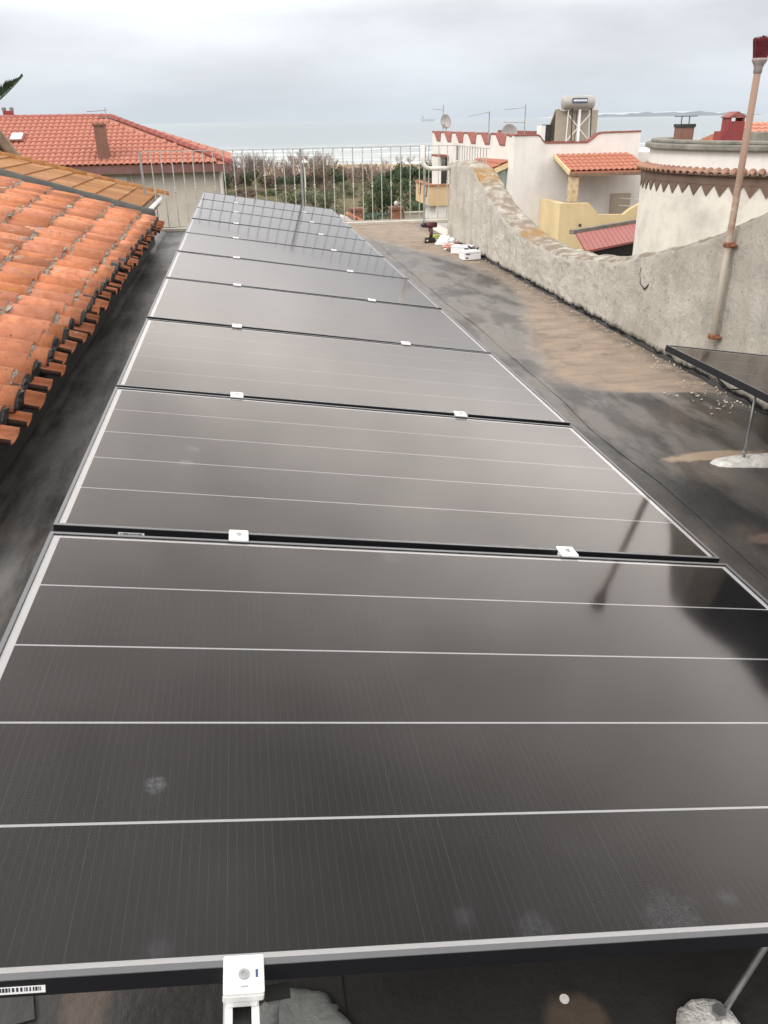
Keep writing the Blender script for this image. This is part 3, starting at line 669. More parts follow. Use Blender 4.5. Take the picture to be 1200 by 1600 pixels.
covers = [barrel(.43, .081 + d, .067 + d * .5, .012, 9, wp) for d, wp in ((0, 0), (.004, .002), (-.004, -.001), (.002, .003))]
pans = [barrel(.43, .074, .084, .013, 9, wp, -1., .5) for wp in (0, .003)]
for m_ in covers: m_.materials.append(M['coppo'])
M['pan_shade'] = simple('shaded_tile_underside', (.060, .030, .021), .85, .4, 14., bump=.4)
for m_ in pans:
    m_.materials.append(M['coppo_in']); m_.materials.append(M['pan_shade'])
    for p in m_.polygons:                       # shade under the eave painted dark on the outer side of channel tiles
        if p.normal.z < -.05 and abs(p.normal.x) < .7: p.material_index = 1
def plane_z(x): return .345 + SL * (-1.04 - x)
tr = empty('tiled_roof', (-1.2, 7, .3), 'old orange barrel-tile roof sloping down to the flat roof', 'roof')
random.seed(21)
def course_x(c, y):
    if c == 0: return -1.035
    return -1.112 - .250 * (c - 1) - (.022 + .012 * (c - 1)) * (y - 5)
ny0 = 33; mort = MB(); plugs = []
for k in range(ny0):
    y = 3.02 + k * SPC
    for c in range(0, 9):
        xe = course_x(c, y) + random.uniform(-.016, .016)
        if xe < -.27 * y - .95: break
        yy = y + random.uniform(-.010, .010) 
        lift = .012 * (c > 0) + random.uniform(0, .007)
        o = inst('tile', random.choice(covers), None, tr, (xe, yy, plane_z(xe) + lift), (random.uniform(-.05, .05), SA + R(-2.2) + random.uniform(-.015, .015), random.uniform(-.035, .035)))
        s_ = random.uniform(.94, 1.05); o.scale = (1 if c else .55, s_, s_)
        if c > 0 and random.random() < .93:          # crumbling bedding mortar under the lower lip
            m = Matrix.Rotation(SA, 3, 'Y'); n = 9; rr0 = .078; cvs = []
            cc = Vector((xe - .004, yy, plane_z(xe) + lift))
            for q in range(n + 1):
                a = math.pi * q / n; rr = rr0 * random.uniform(.80, 1.04)
                cvs.append(cc + m @ Vector((random.uniform(-.004, .03), rr * math.cos(a), rr * math.sin(a) * .9)))
            ctr = cc + m @ Vector((random.uniform(.02, .05), random.uniform(-.02, .02), random.uniform(0, .04)))
            back = [v_ + m @ Vector((-.05, 0, 0)) for v_ in cvs]
            mort.add([ctr] + cvs + back, [(0, q + 1, q + 2) for q in range(n)] + [(q + 1, q + 2, q + 3 + n, q + 2 + n) for q in range(n)])
        if c == 0: plugs.append((xe, yy, plane_z(xe) + lift))
    # eave channel tile
    xp = -.955 + random.uniform(-.02, .02); yp = y + SPC / 2 + random.uniform(-.012, .012)
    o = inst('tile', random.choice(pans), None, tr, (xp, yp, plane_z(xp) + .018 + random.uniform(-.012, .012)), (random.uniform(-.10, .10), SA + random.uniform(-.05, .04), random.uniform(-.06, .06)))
tag(mort.build('bedding_mortar', M['bed_mortar'], tr), kind='stuff')
b = MB()
for k in range(ny0 + 1):                         # channel tiles under the covers
    y = 3.02 + (k - .5) * SPC
    for c in range(9):
        x0 = course_x(c, y) - .10; x1 = x0 - .30
        if x0 < -.27 * y - 1.0: break
        vs = []
        for x in (x0, x1):
            for q in range(7):
                a = math.pi * q / 6; vs.append((x, y + .088 * math.cos(a), plane_z(x) - .005 - .075 * math.sin(a) + (.012 if x == x0 else 0)))
        b.add(vs, [(q, q + 1, q + 8, q + 7) for q in range(6)])
tag(b.build('channel_tiles', M['coppo_in'], tr, smooth=True), kind='stuff')
for (x, y, z) in plugs:
    random.seed(int(y * 1000)); b = MB(); n = 9; m = Matrix.Rotation(SA, 3, 'Y'); cvs = []; cc = Vector((x + .004, y, z))
    for q in range(n + 1):
        a = math.pi * q / n * 1.12 - .18; rr = .074 * random.uniform(.88, 1.06); cvs.append(cc + m @ Vector((random.uniform(-.002, .014), rr * math.cos(a), rr * math.sin(a) * .92)))
    ctr = cc + m @ Vector((.016, 0, .025)); back = [v_ + m @ Vector((-.06, 0, -.004)) for v_ in cvs]
    b.add([ctr] + cvs + back, [(0, q + 1, q + 2) for q in range(n)] + [(q + 1, q + 2, q + 3 + n, q + 2 + n) for q in range(n)] + [(0, 1, n + 1)])
    b.build('bitumen_plug', M['tar'], tr)
b = MB(); b.prism([(-1.10, 2.6, .225), (-3.6, 2.6, .225 + 2.5 * SL), (-3.6, 2.6, .08 + 2.5 * SL), (-1.10, 2.6, .08)], (0, 8.1, 0)); b.b2((-1.6, 2.6, -.02), (-1.262, 10.7, .16))
b.build('eave_bed', M['tar'], tr)
b = MB()                                        # dark membrane roll along the far verge
n = 44
for j in range(n + 1):
    x = -1.06 - 2.5 * j / n; z = plane_z(x) + .05
    for q, (dy, dz) in enumerate(((-.02, -.10), (-.015, .045), (.03, .075), (.12, .07), (.17, .03), (.18, -.16))):
        b.v.append((x, 10.62 + dy + .012 * fbm((x * 4, q, 2)), z + dz + .012 * fbm((x * 5, q, 7))))
b.f = [(j * 6 + i, j * 6 + i + 1, j * 6 + i + 7, j * 6 + i + 6) for j in range(n) for i in range(5)] + [(0, 1, 2, 3, 4, 5)]
b.build('verge_membrane', simple('grey_verge_membrane', (.06, .058, .052), .7, .35, 6., bump=.4), tr, smooth=True)

# flat-tile lean-to roof beyond it
lt = empty('lean_to_roof', (-1.25, 12, .5), 'low ochre roof of flat tiles beyond the barrel-tile roof', 'roof')
random.seed(8); m = Matrix.Rotation(math.atan(.265), 3, 'Y')
def lz(x): return .475 + .265 * (-1.25 - x)
for i in range(9):
    for j in range(6):
        x = -1.40 - .285 * i; y = 11.02 + .42 * j
        b = MB(); b.box((x, y, lz(x) + .012 * (i % 2) * 0 + .0), (.315, .415, .020), Matrix.Rotation(math.atan(.265) - .05, 3, 'Y') @ Matrix.Rotation(random.uniform(-.01, .01), 3, 'X')); b.build('tile', M['flat_tile'], lt)
for i in range(14):
    x = -1.20 - .19 * i; b = MB(); n = 6; vs = []
    for xx, r in ((x + .12, .07), (x - .12, .055)):
        for q in range(n + 1):
            a = math.pi * q / n; vs.append((xx, 13.36 + r * math.cos(a), lz(xx) + .01 + r * .8 * math.sin(a)))
    b.add(vs, [(q, q + 1, q + n + 2, q + n + 1) for q in range(n)] + [tuple(range(n + 1))]); b.build('verge_tile', M['flat_tile'], lt, smooth=True)
b = MB(); b.prism([(-1.22, 10.85, lz(-1.22) - .02), (-4.0, 10.85, lz(-4.0) - .02), (-4.0, 10.85, lz(-4.0) - .15), (-1.22, 10.85, lz(-1.22) - .15)], (0, 2.5, 0)); b.build('roof_deck', M['brown_wood'], lt)
b = MB(); b.tube([(-1.20, 10.9, lz(-1.2) - .06), (-1.20, 13.4, lz(-1.2) - .06)], .032, 8); b.build('gutter', M['white_plastic'], lt, smooth=True)
b = MB(); b.b2((-4.0, 10.85, GZ), (-1.62, 13.3, lz(-1.6) - .16)); b.build('wall', M['wall_beige'], lt)

# timber gable at the left edge, shade put into its near-black wall colour
e = empty('timber_gable', (-4.4, 15, -1), 'shaded open timber gable end with a brown barge board at the left edge', 'gable')
A, B_ = Vector((-3.66, 16.0, .78)), Vector((-4.62, 16.0, 2.42))
b = MB(); b.prism([A + Vector((0, -.02, .04)), B_ + Vector((0, -.02, .04)), B_ + Vector((-.09, -.02, .0)), A + Vector((-.13, -.02, .0))], (0, .12, 0)); b.build('barge_board', M['brown_wood'], e)
b = MB(); b.prism([A + Vector((-.1, .12, .02)), B_ + Vector((-.1, .12, .02)), B_ + Vector((-.2, .12, .0)), A + Vector((-.2, .12, .0))], (0, .3, 0)); b.build('roof_plane', M['chimney'], e)
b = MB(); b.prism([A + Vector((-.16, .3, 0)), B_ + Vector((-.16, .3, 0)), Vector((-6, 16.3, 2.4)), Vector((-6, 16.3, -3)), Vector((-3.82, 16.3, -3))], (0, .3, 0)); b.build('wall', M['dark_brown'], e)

# ------------------------------------------------------------------ corrugated tile fields
def tile_field(b, O, U, V, wl, wr, rows, pitch, exposure, amp=.055, n=6, step=.035):
    O, U, V = Vector(O), Vector(U).normalized(), Vector(V).normalized(); N = U.cross(V).normalized()
    if N.z < 0: N = -N
    for j in range(rows):
        v0, v1 = j * exposure, (j + 1.12) * exposure
        u0, u1 = max(wl(v0), wl(min(v1, rows * exposure))), min(wr(v0), wr(min(v1, rows * exposure)))
        u0 = math.ceil(u0 / pitch - .5) * pitch; k = int((u1 - u0) / pitch)
        if k < 1: continue
        ns = k * n; vs = []
        for i in range(ns + 1):
            u = u0 + pitch * i / n; ph = (i % n) / n
            h = amp * (1 - abs(2 * ph - 1) ** 2.2) if ph else 0
            jit = .006 * noise.noise((u * 5, j * 3.1, 2))
            for vv, up in ((v0, step), (v1, 0.)): vs.append(O + U * u + V * vv + N * (h + up + jit))
            vs.append(O + U * u + V * v0 + N * (h + step - .03))
        b.add(vs, [(3 * i, 3 * i + 1, 3 * i + 4, 3 * i + 3) for i in range(ns)] + [(3 * i + 2, 3 * i, 3 * i + 3, 3 * i + 5) for i in range(ns)])
    return b
def capline(parent, p, q, mat, r=.11, L=.34):
    p, q = Vector(p), Vector(q); d = (q - p); n = max(1, int(d.length / L)); d.normalize(); sd_ = d.cross(Vector((0, 0, 1))).normalized(); up = sd_.cross(d)
    for i in range(n):
        a = p + d * (i * L); vs = []
        for t, rr in ((0, r), (L * 1.15, r * .84)):
            for k in range(7):
                an = math.pi * k / 6; vs.append(a + d * t + sd_ * rr * math.cos(an) + up * (rr * math.sin(an) + .02))
        b = MB(); b.add(vs, [(k, k + 1, k + 8, k + 7) for k in range(6)] + [(0, 1, 2, 3, 4, 5, 6)]); b.build('ridge_tile', mat, parent, smooth=True)

# house with the hipped roof on the left
h = empty('hipped_house', (-6, 36, GZ), 'beige house with a red hipped tile roof beyond the railing', 'house')
EX, EY, EZ = -.30, 34.0, .02; RX, RYY, RZ = -5.16, 38.6, 1.70
b = MB(); b.b2((-15, EY + .55, GZ), (EX - .5, 43, EZ - .22)); b.build('wall', M['wall_beige'], h)
b = MB(); b.b2((-15.3, EY + .03, EZ - .30), (EX - .02, EY + .60, EZ - .02)); b.b2((EX - .6, EY + .62, EZ - .30), (EX - .02, 43.3, EZ - .02)); b.build('eave_fascia', M['brown_fascia'], h)
sl = math.hypot(RYY - EY, RZ - EZ); rows = int(sl / .36)
rf = MB(); wr = lambda v: (EX + 15) - (EX - RX) * v / (rows * .36)
tile_field(rf, (-15, EY, EZ), (1, 0, 0), (0, RYY - EY, RZ - EZ), lambda v: 0, wr, rows, .215, sl / rows)
sl2 = math.hypot(EX - RX, RZ - EZ); rows2 = int(sl2 / .36)
tile_field(rf, (EX, EY, EZ), (0, 1, 0), (RX - EX, 0, RZ - EZ), lambda v: (RYY - EY) * v / (rows2 * .36), lambda v: 2 * (RYY - EY) - (RYY - EY) * v / (rows2 * .36), rows2, .215, sl2 / rows2)
b = MB(); b.add([(-15, EY + .02, EZ - .03), (EX, EY + .02, EZ - .03), (RX, RYY, RZ - .03), (-15, RYY, RZ - .03), (EX, 2 * RYY - EY, EZ - .03), (-15, 2 * RYY - EY, EZ - .03)], [(0, 1, 2, 3), (1, 4, 2), (3, 2, 4, 5)])
roof = b.build('roof', M['portuguese'], h)
tag(rf.build('roof_tiles', M['portuguese'], roof), kind='stuff')
capline(roof, (EX, EY, EZ - .0), (RX, RYY, RZ - .0), M['hip_cap'], r=.13); capline(roof, (-14, RYY, RZ - .04), (RX + .1, RYY, RZ - .04), M['hip_cap'], r=.15)
b = MB(); b.b2((-5.22, 34.4, .0), (-4.84, 34.95, 1.38)); b.b2((-5.25, 34.36, 1.38), (-4.81, 35.0, 1.45)); b.build('chimney', M['chimney'], roof)
b = MB(); b.b2((-9.42, 39.0, 1.3), (-9.06, 39.3, 1.98)); ch = b.build('chimney', M['red_chimney'], roof)
b = MB(); b.b2((-9.44, 39.0, 1.98), (-9.34, 39.3, 2.10)); b.b2((-9.14, 39.0, 1.98), (-9.04, 39.3, 2.10)); b.build('chimney_pot', M['ledge'], ch)
b = MB(); m = Matrix.Rotation(math.atan2(RZ - EZ, RYY - EY), 3, 'X'); b.box((-8.45, 36.4, 1.02), (.55, .75, .05), m); sk = b.build('skylight', M['red_cap'], roof); b = MB(); b.box((-8.45, 36.38, 1.055), (.42, .62, .02), m); b.build('pane', M['skylight'], sk)
b = MB(); b.b2((-5.15, 34.53, -1.5), (-4.3, 34.56, -.42)); b.build('wall_cabinet', M['wall_white'], h)
b = MB(); b.b2((-6.6, 34.52, -.62), (-5.7, 34.56, -.30)); b.build('vent_opening', M['dark_glass'], h)
b = MB(); b.tube([(-4.2, 34.48, .3), (-4.1, 34.48, -.5), (-4.05, 34.48, -2.)], .02, 5); b.build('cable', M['wall_white'], h)
b = MB(); b.tube([(EX - .45, 34.5, -.2), (EX - .42, 34.5, GZ)], .05, 8); b.build('downpipe', M['wall_white'], h)
e = empty('roof_antenna', (-5.25, 38.4, 1.6), 'thin television aerial on the ridge of the hipped roof', 'antenna')
b = MB(); b.tube([(-5.25, 38.4, 1.6), (-5.25, 38.4, 2.05)], .02, 5); b.build('mast', M['steel'], e); b = MB(); b.tube([(-6.0, 38.4, 1.9), (-5.2, 38.4, 1.94)], .016, 5); b.build('boom', M['steel'], e)

# palm with one frond reaching into the picture
p = empty('palm_tree', (-6.9, 20, GZ), 'green palm whose frond tip shows at the upper left edge', 'palm')
b = MB(); b.tube([(-6.9, 20, GZ), (-6.85, 20, -2), (-6.8, 20, .9)], [.26, .2, .22], 10); b.build('trunk', M['bark'], p)
random.seed(4)
def frond(end, mid):
    b = MB(); base = Vector((-6.8, 20, 1.0)); end = Vector(end); mid = Vector(mid); N = 46; P_ = []
    for i in range(N + 1):
        t = i / N; P_.append(base * (1 - t) ** 2 + mid * 2 * t * (1 - t) + end * t * t)
    b.tube(P_, [.03 * (1 - .9 * i / N) + .004 for i in range(N + 1)], 5)
    for i in range(6, N):
        d = (P_[i + 1] - P_[i]).normalized(); up = (Vector((0, 0, 1)) - d * d.z).normalized(); sd_ = d.cross(up); L = .42 * math.sin(math.pi * min(1, (i + 4) / N * .97)) + .05
        for s in (-1, 1):
            for q in range(4):
                o_ = P_[i] + (P_[i + 1] - P_[i]) * .25 * q; tip = o_ + (d * random.uniform(.5, .8) + up * random.uniform(.55, .85) + sd_ * s * random.uniform(.25, .6)) * L
                mid_ = (o_ + tip) / 2 + up * .02; wv = d * .02
                b.add([o_, mid_ + wv, tip, mid_ - wv], [(0, 1, 2, 3)])
    b.build('frond', M['palm'], p)
frond((-4.28, 20.0, 2.36), (-5.3, 20.0, 1.45)); frond((-4.9, 20.3, 2.75), (-5.8, 20.2, 2.0))
for i in range(9):
    a = i * .7 + 1.5; frond((-6.8 + 2.3 * math.cos(a) - .6, 20 + 2.3 * math.sin(a), 1.4 + .6 * math.sin(i * 2)), (-6.8 + 1.2 * math.cos(a) - .3, 20 + 1.2 * math.sin(a), 2.3))

# ------------------------------------------------------------------ railing at the far edge
YR = 12.6; r_ = empty('iron_railing', (.9, YR, 0), 'thin grey iron railing with collared bars across the far roof edge', 'railing')
b = MB(); b.box(((3.21 - 1.35) / 2, YR, 1.068), (4.56, .022, .010)); b.build('top_rail', M['galv_paint'], r_)
b = MB(); b.box(((3.21 - 1.35) / 2, YR, .062), (4.56, .020, .012)); b.build('bottom_rail', M['galv_paint'], r_)
bal = MB().tube([(0, 0, .06), (0, 0, 1.066)], .0072, 6).mesh('baluster'); bal.materials.append(M['galv_paint'])
colr = MB().lathe([(.006, -.032), (.013, -.028), (.015, -.02), (.011, -.010), (.0085, 0), (.011, .010), (.015, .02), (.013, .028), (.006, .032)], (0, 0, 0), 8).mesh('collar', smooth=True); colr.materials.append(M['galv_paint'])
posts = (-1.35, .89, 2.715, 3.21); n = 33; random.seed(6)
for i in range(n):
    x = -1.35 + 4.56 * i / (n - 1)
    if min(abs(x - q) for q in posts) < .03: continue
    o = inst('baluster', bal, None, r_, (x, YR, 0), (random.uniform(-.004, .004), random.uniform(-.006, .006), 0))
    if i % 2: c_ = inst('collar', colr, None, o, (0, 0, .56)); c_.location = (0, 0, .56)
for x in posts:
    b = MB(); b.box((x, YR + .002, .53), (.030, .030, 1.07)); b.build('post', M['post_paint'], r_, bevel=.003)
b = MB(); b.b2((3.20, 10.95, 1.063), (3.222, YR - .02, 1.073)); b.b2((3.20, 10.95, .056), (3.222, YR - .02, .068)); b.build('side_rail', M['galv_paint'], r_)
for i in range(1, 12):
    o = inst('baluster', bal, None, r_, (3.211, YR - .139 * i, 0))
    if i % 2: c_ = inst('collar', colr, None, o, (0, 0, .56)); c_.location = (0, 0, .56)
# vent pipe with elbow out of the wall end
e = empty('vent_pipe', (2.62, 10.6, .87), 'pale elbow pipe turning up out of the far end of the parapet', 'pipe')
pp = [(2.70, 10.6, .865), (2.42, 10.6, .866)] + [(2.36 - .10 * math.sin(a), 10.6, .966 - .10 * math.cos(a)) for a in (R(5), R(25), R(45), R(65), R(85))] + [(2.26, 10.6, 1.13)]
b = MB(); b.tube(pp, .026, 12); b.build('elbow', M['pipe_paint'], e, smooth=True)
b = MB(); b.b2((2.612, 10.53, .80), (2.62, 10.55, .94)); b.b2((2.612, 10.50, .915), (2.62, 10.66, .93)); b.build('bracket', M['pipe_paint'], e)
e = empty('tiled_coping', (1.75, 13.2, 0), 'small wall end with sloping terracotta coping beyond the railing', 'coping')
b = MB(); b.prism([(1.50, 13.0, -.9), (1.50, 13.0, .10), (1.64, 13.0, .06), (1.95, 13.0, -.12), (1.95, 13.0, -.9)], (0, .25, 0)); b.build('wall', M['wall_white'], e)
for i in range(3):
    b = MB(); p0 = Vector((1.60 + .125 * i, 13.12, .125 - .066 * i)); p1 = p0 + Vector((.14, 0, -.072)); b.bar(p0, p1, .30, .035); b.build('coping_tile', M['coppo'], e)

# ------------------------------------------------------------------ tools left by the parapet
d = empty('cordless_drill', (2.32, 10.42, .01), 'dark red and black cordless drill standing on its battery', 'drill')
def rel(b, *a): return b
dx0, dy0 = 2.32, 10.42
b = MB(); b.b2((dx0 - .058, dy0 - .038, .012), (dx0 + .062, dy0 + .038, .072)); bt = b.build('battery', M['black_plastic'], d, bevel=.008)
b = MB(); b.b2((dx0 - .048, dy0 - .041, .030), (dx0 - .030, dy0 - .038, .046)); b.build('badge', M['card'], bt)
b = MB(); b.tube([(dx0 + .012, dy0, .07), (dx0 + .022, dy0, .12), (dx0 + .010, dy0, .185)], [.024, .021, .026], 10); b.build('handle', M['red_plastic'], d, smooth=True)
b = MB(); b.tube([(dx0 + .066, dy0, .222), (dx0 + .055, dy0, .222), (dx0 - .045, dy0, .222), (dx0 - .055, dy0, .222)], [.026, .036, .037, .027], 14); b.build('motor_housing', M['red_plastic'], d, smooth=True)
b = MB(); b.tube([(dx0 + .088, dy0, .222), (dx0 + .067, dy0, .222)], [.03, .034], 14); b.build('rear_cap', M['black_plastic'], d)
b = MB(); b.tube([(dx0 - .055, dy0, .222), (dx0 - .085, dy0, .222), (dx0 - .10, dy0, .222), (dx0 - .118, dy0, .222)], [.030, .030, .022, .014], 14); b.build('chuck', M['black_plastic'], d, smooth=True)
b = MB(); b.tube([(dx0 - .118, dy0, .222), (dx0 - .175, dy0, .222)], .004, 6); b.build('bit', M['steel'], d)
b = MB(); b.b2((dx0 - .016, dy0 - .009, .15), (dx0 - .004, dy0 + .009, .178)); b.build('trigger', M['black_plastic'], d)
def carton(x, y, a, sx, sy, sz, label, side):
    e = empty('carton', (x, y, .012), label, 'box', 'white cartons by the parapet'); m = Matrix.Rotation(a, 3, 'Z')
    b = MB(); b.box((x, y, .012 + sz / 2), (sx, sy, sz), m); bo = b.build('box', M['card'], e, bevel=.003)
    b = MB(); b.box(Vector((x, y, .012 + sz * .80)) + m @ Vector((0, 0, 0)), (sx + .002, sy + .002, .003), m); b.build('lid_seam', M['grey_ink'], e)
    b = MB()
    for (lx, lz_, lw, lh) in side: b.box(Vector((x, y, .012 + lz_)) + m @ Vector((lx, -sy / 2 - .0012, 0)), (lw, .001, lh), m)
    b.build('print', M['ink'], e)
    b = MB(); b.box(Vector((x, y, .012 + sz + .0012)) + m @ Vector((-.02, -.02, 0)), (.03, .025, .001), m); b.build('top_print', M['grey_ink'], e)
carton(2.49, 9.42, R(-32), .24, .15, .085, 'white carton with a grey bar code, nearer the drill', [(.07, .042, .05, .055)])
carton(2.46, 8.98, R(8), .20, .15, .09, 'white carton with black printed lines, farther from the drill', [(-.055, .062, .05, .012), (-.065, .022, .03, .014)])
def crumple(name, c, rx, ry, rz, mat, label, cat, seed):
    b = MB(); nu, nv = 18, 10
    for j in range(nv + 1):
        for i in range(nu):
            a = 6.283 * i / nu; t = math.pi / 2 * j / nv; q = Vector((math.cos(a) * math.cos(t), math.sin(a) * math.cos(t), math.sin(t)))
            k = 1 + .55 * fbm((q.x * 2.5 + seed, q.y * 2.5, q.z * 2.5), 4); b.v.append((c[0] + rx * q.x * k, c[1] + ry * q.y * k, c[2] + max(0, rz * q.z * k)))
    b.f = [(j * nu + i, j * nu + (i + 1) % nu, (j + 1) * nu + (i + 1) % nu, (j + 1) * nu + i) for j in range(nv) for i in range(nu)]
    return tag(b.build(name, mat, None, loc=(c[0], c[1], c[2])), label, cat)
crumple('plastic_bag', (2.50, 10.22, .012), .13, .11, .075, M['card'], 'crumpled white plastic bag on the roof behind the drill', 'bag', 3)
crumple('plastic_bag', (2.46, 9.92, .012), .08, .07, .04, M['pinkbag'], 'small crumpled pinkish plastic bag beside the white bag', 'bag', 9)
for i, (x, y, a, lb) in enumerate(((2.47, 10.72, .1, 'yellow green work glove lying against the foot of the wall'), (2.43, 10.48, -.3, 'second yellow green glove lying just behind the drill'))):
    e = empty('work_glove', (x, y, .012), lb, 'glove', 'work gloves'); b = MB(); m = Matrix.Rotation(a, 3, 'Z')
    prof = [(-.13, .03), (-.08, .045), (0, .05), (.06, .048), (.075, .03)]
    b.tube([Vector((x, y, .035)) + m @ Vector((p_[0], 0, 0)) for p_ in prof], [p_[1] * .62 for p_ in prof], 8)
    b.build('palm', M['glove'], e, smooth=True)
    for q in range(4):
        b = MB(); s0 = Vector((x, y, .035)) + m @ Vector((.06, -.036 + .024 * q, 0)); b.tube([s0, s0 + m @ Vector((.045, .002 * (q - 1.5), .006)), s0 + m @ Vector((.085, .003 * (q - 1.5), -.008))], [.013, .012, .008], 6); b.build('finger', M['glove'], e, smooth=True)
    b = MB(); s0 = Vector((x, y, .033)) + m @ Vector((.0, .04, 0)); b.tube([s0, s0 + m @ Vector((.04, .03, 0))], [.014, .01], 6); b.build('thumb', M['glove'], e, smooth=True)
e = empty('tool_strap', (2.5, 9.75, .012), 'loose brown strap lying beside the cartons', 'strap'); b = MB(); pts = [(2.36, 9.62), (2.44, 9.70), (2.50, 9.82), (2.55, 9.98), (2.585, 10.08)]
for k_ in range(len(pts) - 1): b.bar((*pts[k_], .028 + .018 * math.sin(k_ * 2)), (*pts[k_ + 1], .028 + .018 * math.sin(k_ * 2 + 2)), .05, .012)
b.build('webbing', M['strap'], e, bevel=.003)
b = MB(); b.tube([(2.23, 10.34, .03), (2.255, 10.35, .014)], .006, 6); b.lathe([(.012, .026), (.012, .033)], (2.23, 10.34, 0), 6); tag(b.build('bolt', M['dark_steel'], None, loc=(2.23, 10.34, .012)), 'small dark bolt lying left of the drill', 'bolt')
b = MB(); b.box((2.37, 9.72, .02), (.05, .035, .014), Matrix.Rotation(.4, 3, 'Z')); tag(b.build('paper_scrap', M['card'], None, bevel=.004, loc=(2.37, 9.72, .012)), 'small white paper scrap in front of the strap', 'scrap')
e = empty('tool_clip', (2.57, 9.2, .012), 'black plastic clip tool behind the white cartons', 'tool'); b = MB(); b.tube([(2.53, 9.32, .10), (2.56, 9.22, .075), (2.57, 9.10, .085), (2.565, 9.02, .13)], [.012, .014, .012, .006], 6); b.b2((2.55, 9.10, .012), (2.59, 9.25, .08)); b.build('body', M['black_plastic'], e)

# ------------------------------------------------------------------ white house on the right
wh = empty('white_house', (12, 34, GZ), 'white seaside house with red capped battlements and a tiled canopy', 'house')
def wx(y): return 9.70 - .055 * (y - 30)         # the side wall runs slightly inwards
def profile_wall(parent, prof, p0, dirv, thick, zb, mat, capmat, name='wall', cap=.045, over=.025):
    p0, dirv = Vector(p0), Vector(dirv).normalized(); nrm = Vector((-dirv.y, dirv.x, 0)) 
    poly = [p0 + dirv * prof[0][0] + Vector((0, 0, zb))] + [p0 + dirv * s + Vector((0, 0, z)) for s, z in prof] + [p0 + dirv * prof[-1][0] + Vector((0, 0, zb))]
    o = MB().prism(poly, nrm * thick).build(name, mat, parent)
    b = MB()
    for (s0, z0), (s1, z1) in zip(prof, prof[1:]):
        a_, c_ = p0 + dirv * s0 + Vector((0, 0, z0 + .002)), p0 + dirv * s1 + Vector((0, 0, z1 + .002))
        q = [a_, c_, c_ + Vector((0, 0, cap)), a_ + Vector((0, 0, cap))]; b.prism([v_ - nrm * over for v_ in q], nrm * (thick + 2 * over))
    b.build('coping', capmat, o); return o
front = [(0, .84), (.85, .84), (.95, .80), (1.05, .68), (1.15, .58), (2.75, .57), (2.95, .70), (3.12, .84), (3.3, .88), (4.75, .90)]
profile_wall(wh, front, (9.70, 30, 0), (1, 0, 0), .28, GZ, M['wall_white'], M['red_cap'], cap=.05)
side = []; s = 0.3; L = 10.4
side.append((0, .80))
for i in range(6):
    c0 = .55 + i * 1.68; side += [(c0, .86), (c0 + .10, .50), (c0 + .62, .50), (c0 + 1.12, .86)]
side.append((L, .86))
o = profile_wall(wh, side, (9.70, 30.28, 0), (wx(40) - 9.70, 10, 0), -.30, GZ, M['wall_white'], M['red_cap'], over=-.02, cap=.06)
b = MB(); b.b2((9.95, 30.29, GZ), (16.0, 40.5, .22)); b.b2((14.2, 29.97, GZ), (16.0, 30.29, -1.85)) if False else None; b.build('house_body', M['wall_white'], wh)
b = MB(); b.b2((14.20, 30.30, .22), (14.44, 36, .86)); b.build('parapet', M['wall_white'], wh)
b = MB(); b.b2((9.95, 30.4, .22), (14.2, 40.4, .28)); b.build('roof_floor', M['ledge'], wh)
b = MB(); b.prism([(11.5, 33, .3), (11.5, 33, .95), (14.2, 33, .75), (14.2, 33, .3)], (0, 5, 0)); b.build('stair_hood', M['red_cap'], wh)
# door high in the side wall, awning
b = MB(); b.b2((wx(38.6) - .03, 38.15, -1.42), (wx(38.6) + .06, 39.05, -.22)); dr = b.build('door', M['dark_glass'], wh)
b = MB(); b.b2((wx(38.6) - .05, 38.05, -1.42), (wx(38.6) + .05, 38.15, -.15)); b.build('frame', M['dark_brown'], dr)
b = MB(); b.b2((wx(38.6) - .45, 37.9, -.10), (wx(38.6), 39.3, -.02)); b.build('awning', M['red_cap'], wh)
# ochre balcony
bc = empty('balcony', (8.3, 37, -2), 'ochre balcony with terracotta coping at the left end of the white house', 'balcony')
b = MB(); b.b2((7.98, 36.0, -1.95), (9.4, 36.18, -1.15)); b.b2((7.98, 36.18, -1.95), (8.14, 38.9, -1.15)); b.b2((8.14, 36.18, -1.95), (9.4, 38.9, -1.80)); b.build('balcony_wall', M['tan_yellow'], bc)
b = MB(); b.b2((7.93, 35.94, -1.148), (9.4, 36.24, -1.09)); b.b2((7.93, 36.24, -1.148), (8.2, 38.95, -1.09)); b.build('coping', M['coppo'], bc)
for yq in (36.75, 38.05):
    b = MB(); b.prism([(7.965, yq - .38, -1.16), (7.965, yq + .38, -1.16), (7.965, yq + .22, -1.62), (7.965, yq - .22, -1.62)], (.012, 0, 0)); fr_ = b.build('niche', M['chimney'], bc)
    b = MB(); b.prism([(7.955, yq - .22, -1.24), (7.955, yq + .22, -1.24), (7.955, yq + .12, -1.54), (7.955, yq - .12, -1.54)], (.009, 0, 0)); b.build('grille', M['tan_yellow'], fr_)
b = MB(); b.b2((8.3, 36.1, GZ), (9.45, 38.6, -1.952)); b.build('pier_wall', M['wall_white'], bc)
b = MB(); b.b2((8.95, 36.07, -2.6), (9.25, 36.099, -2.05)); b.build('window', M['dark_glass'], bc)
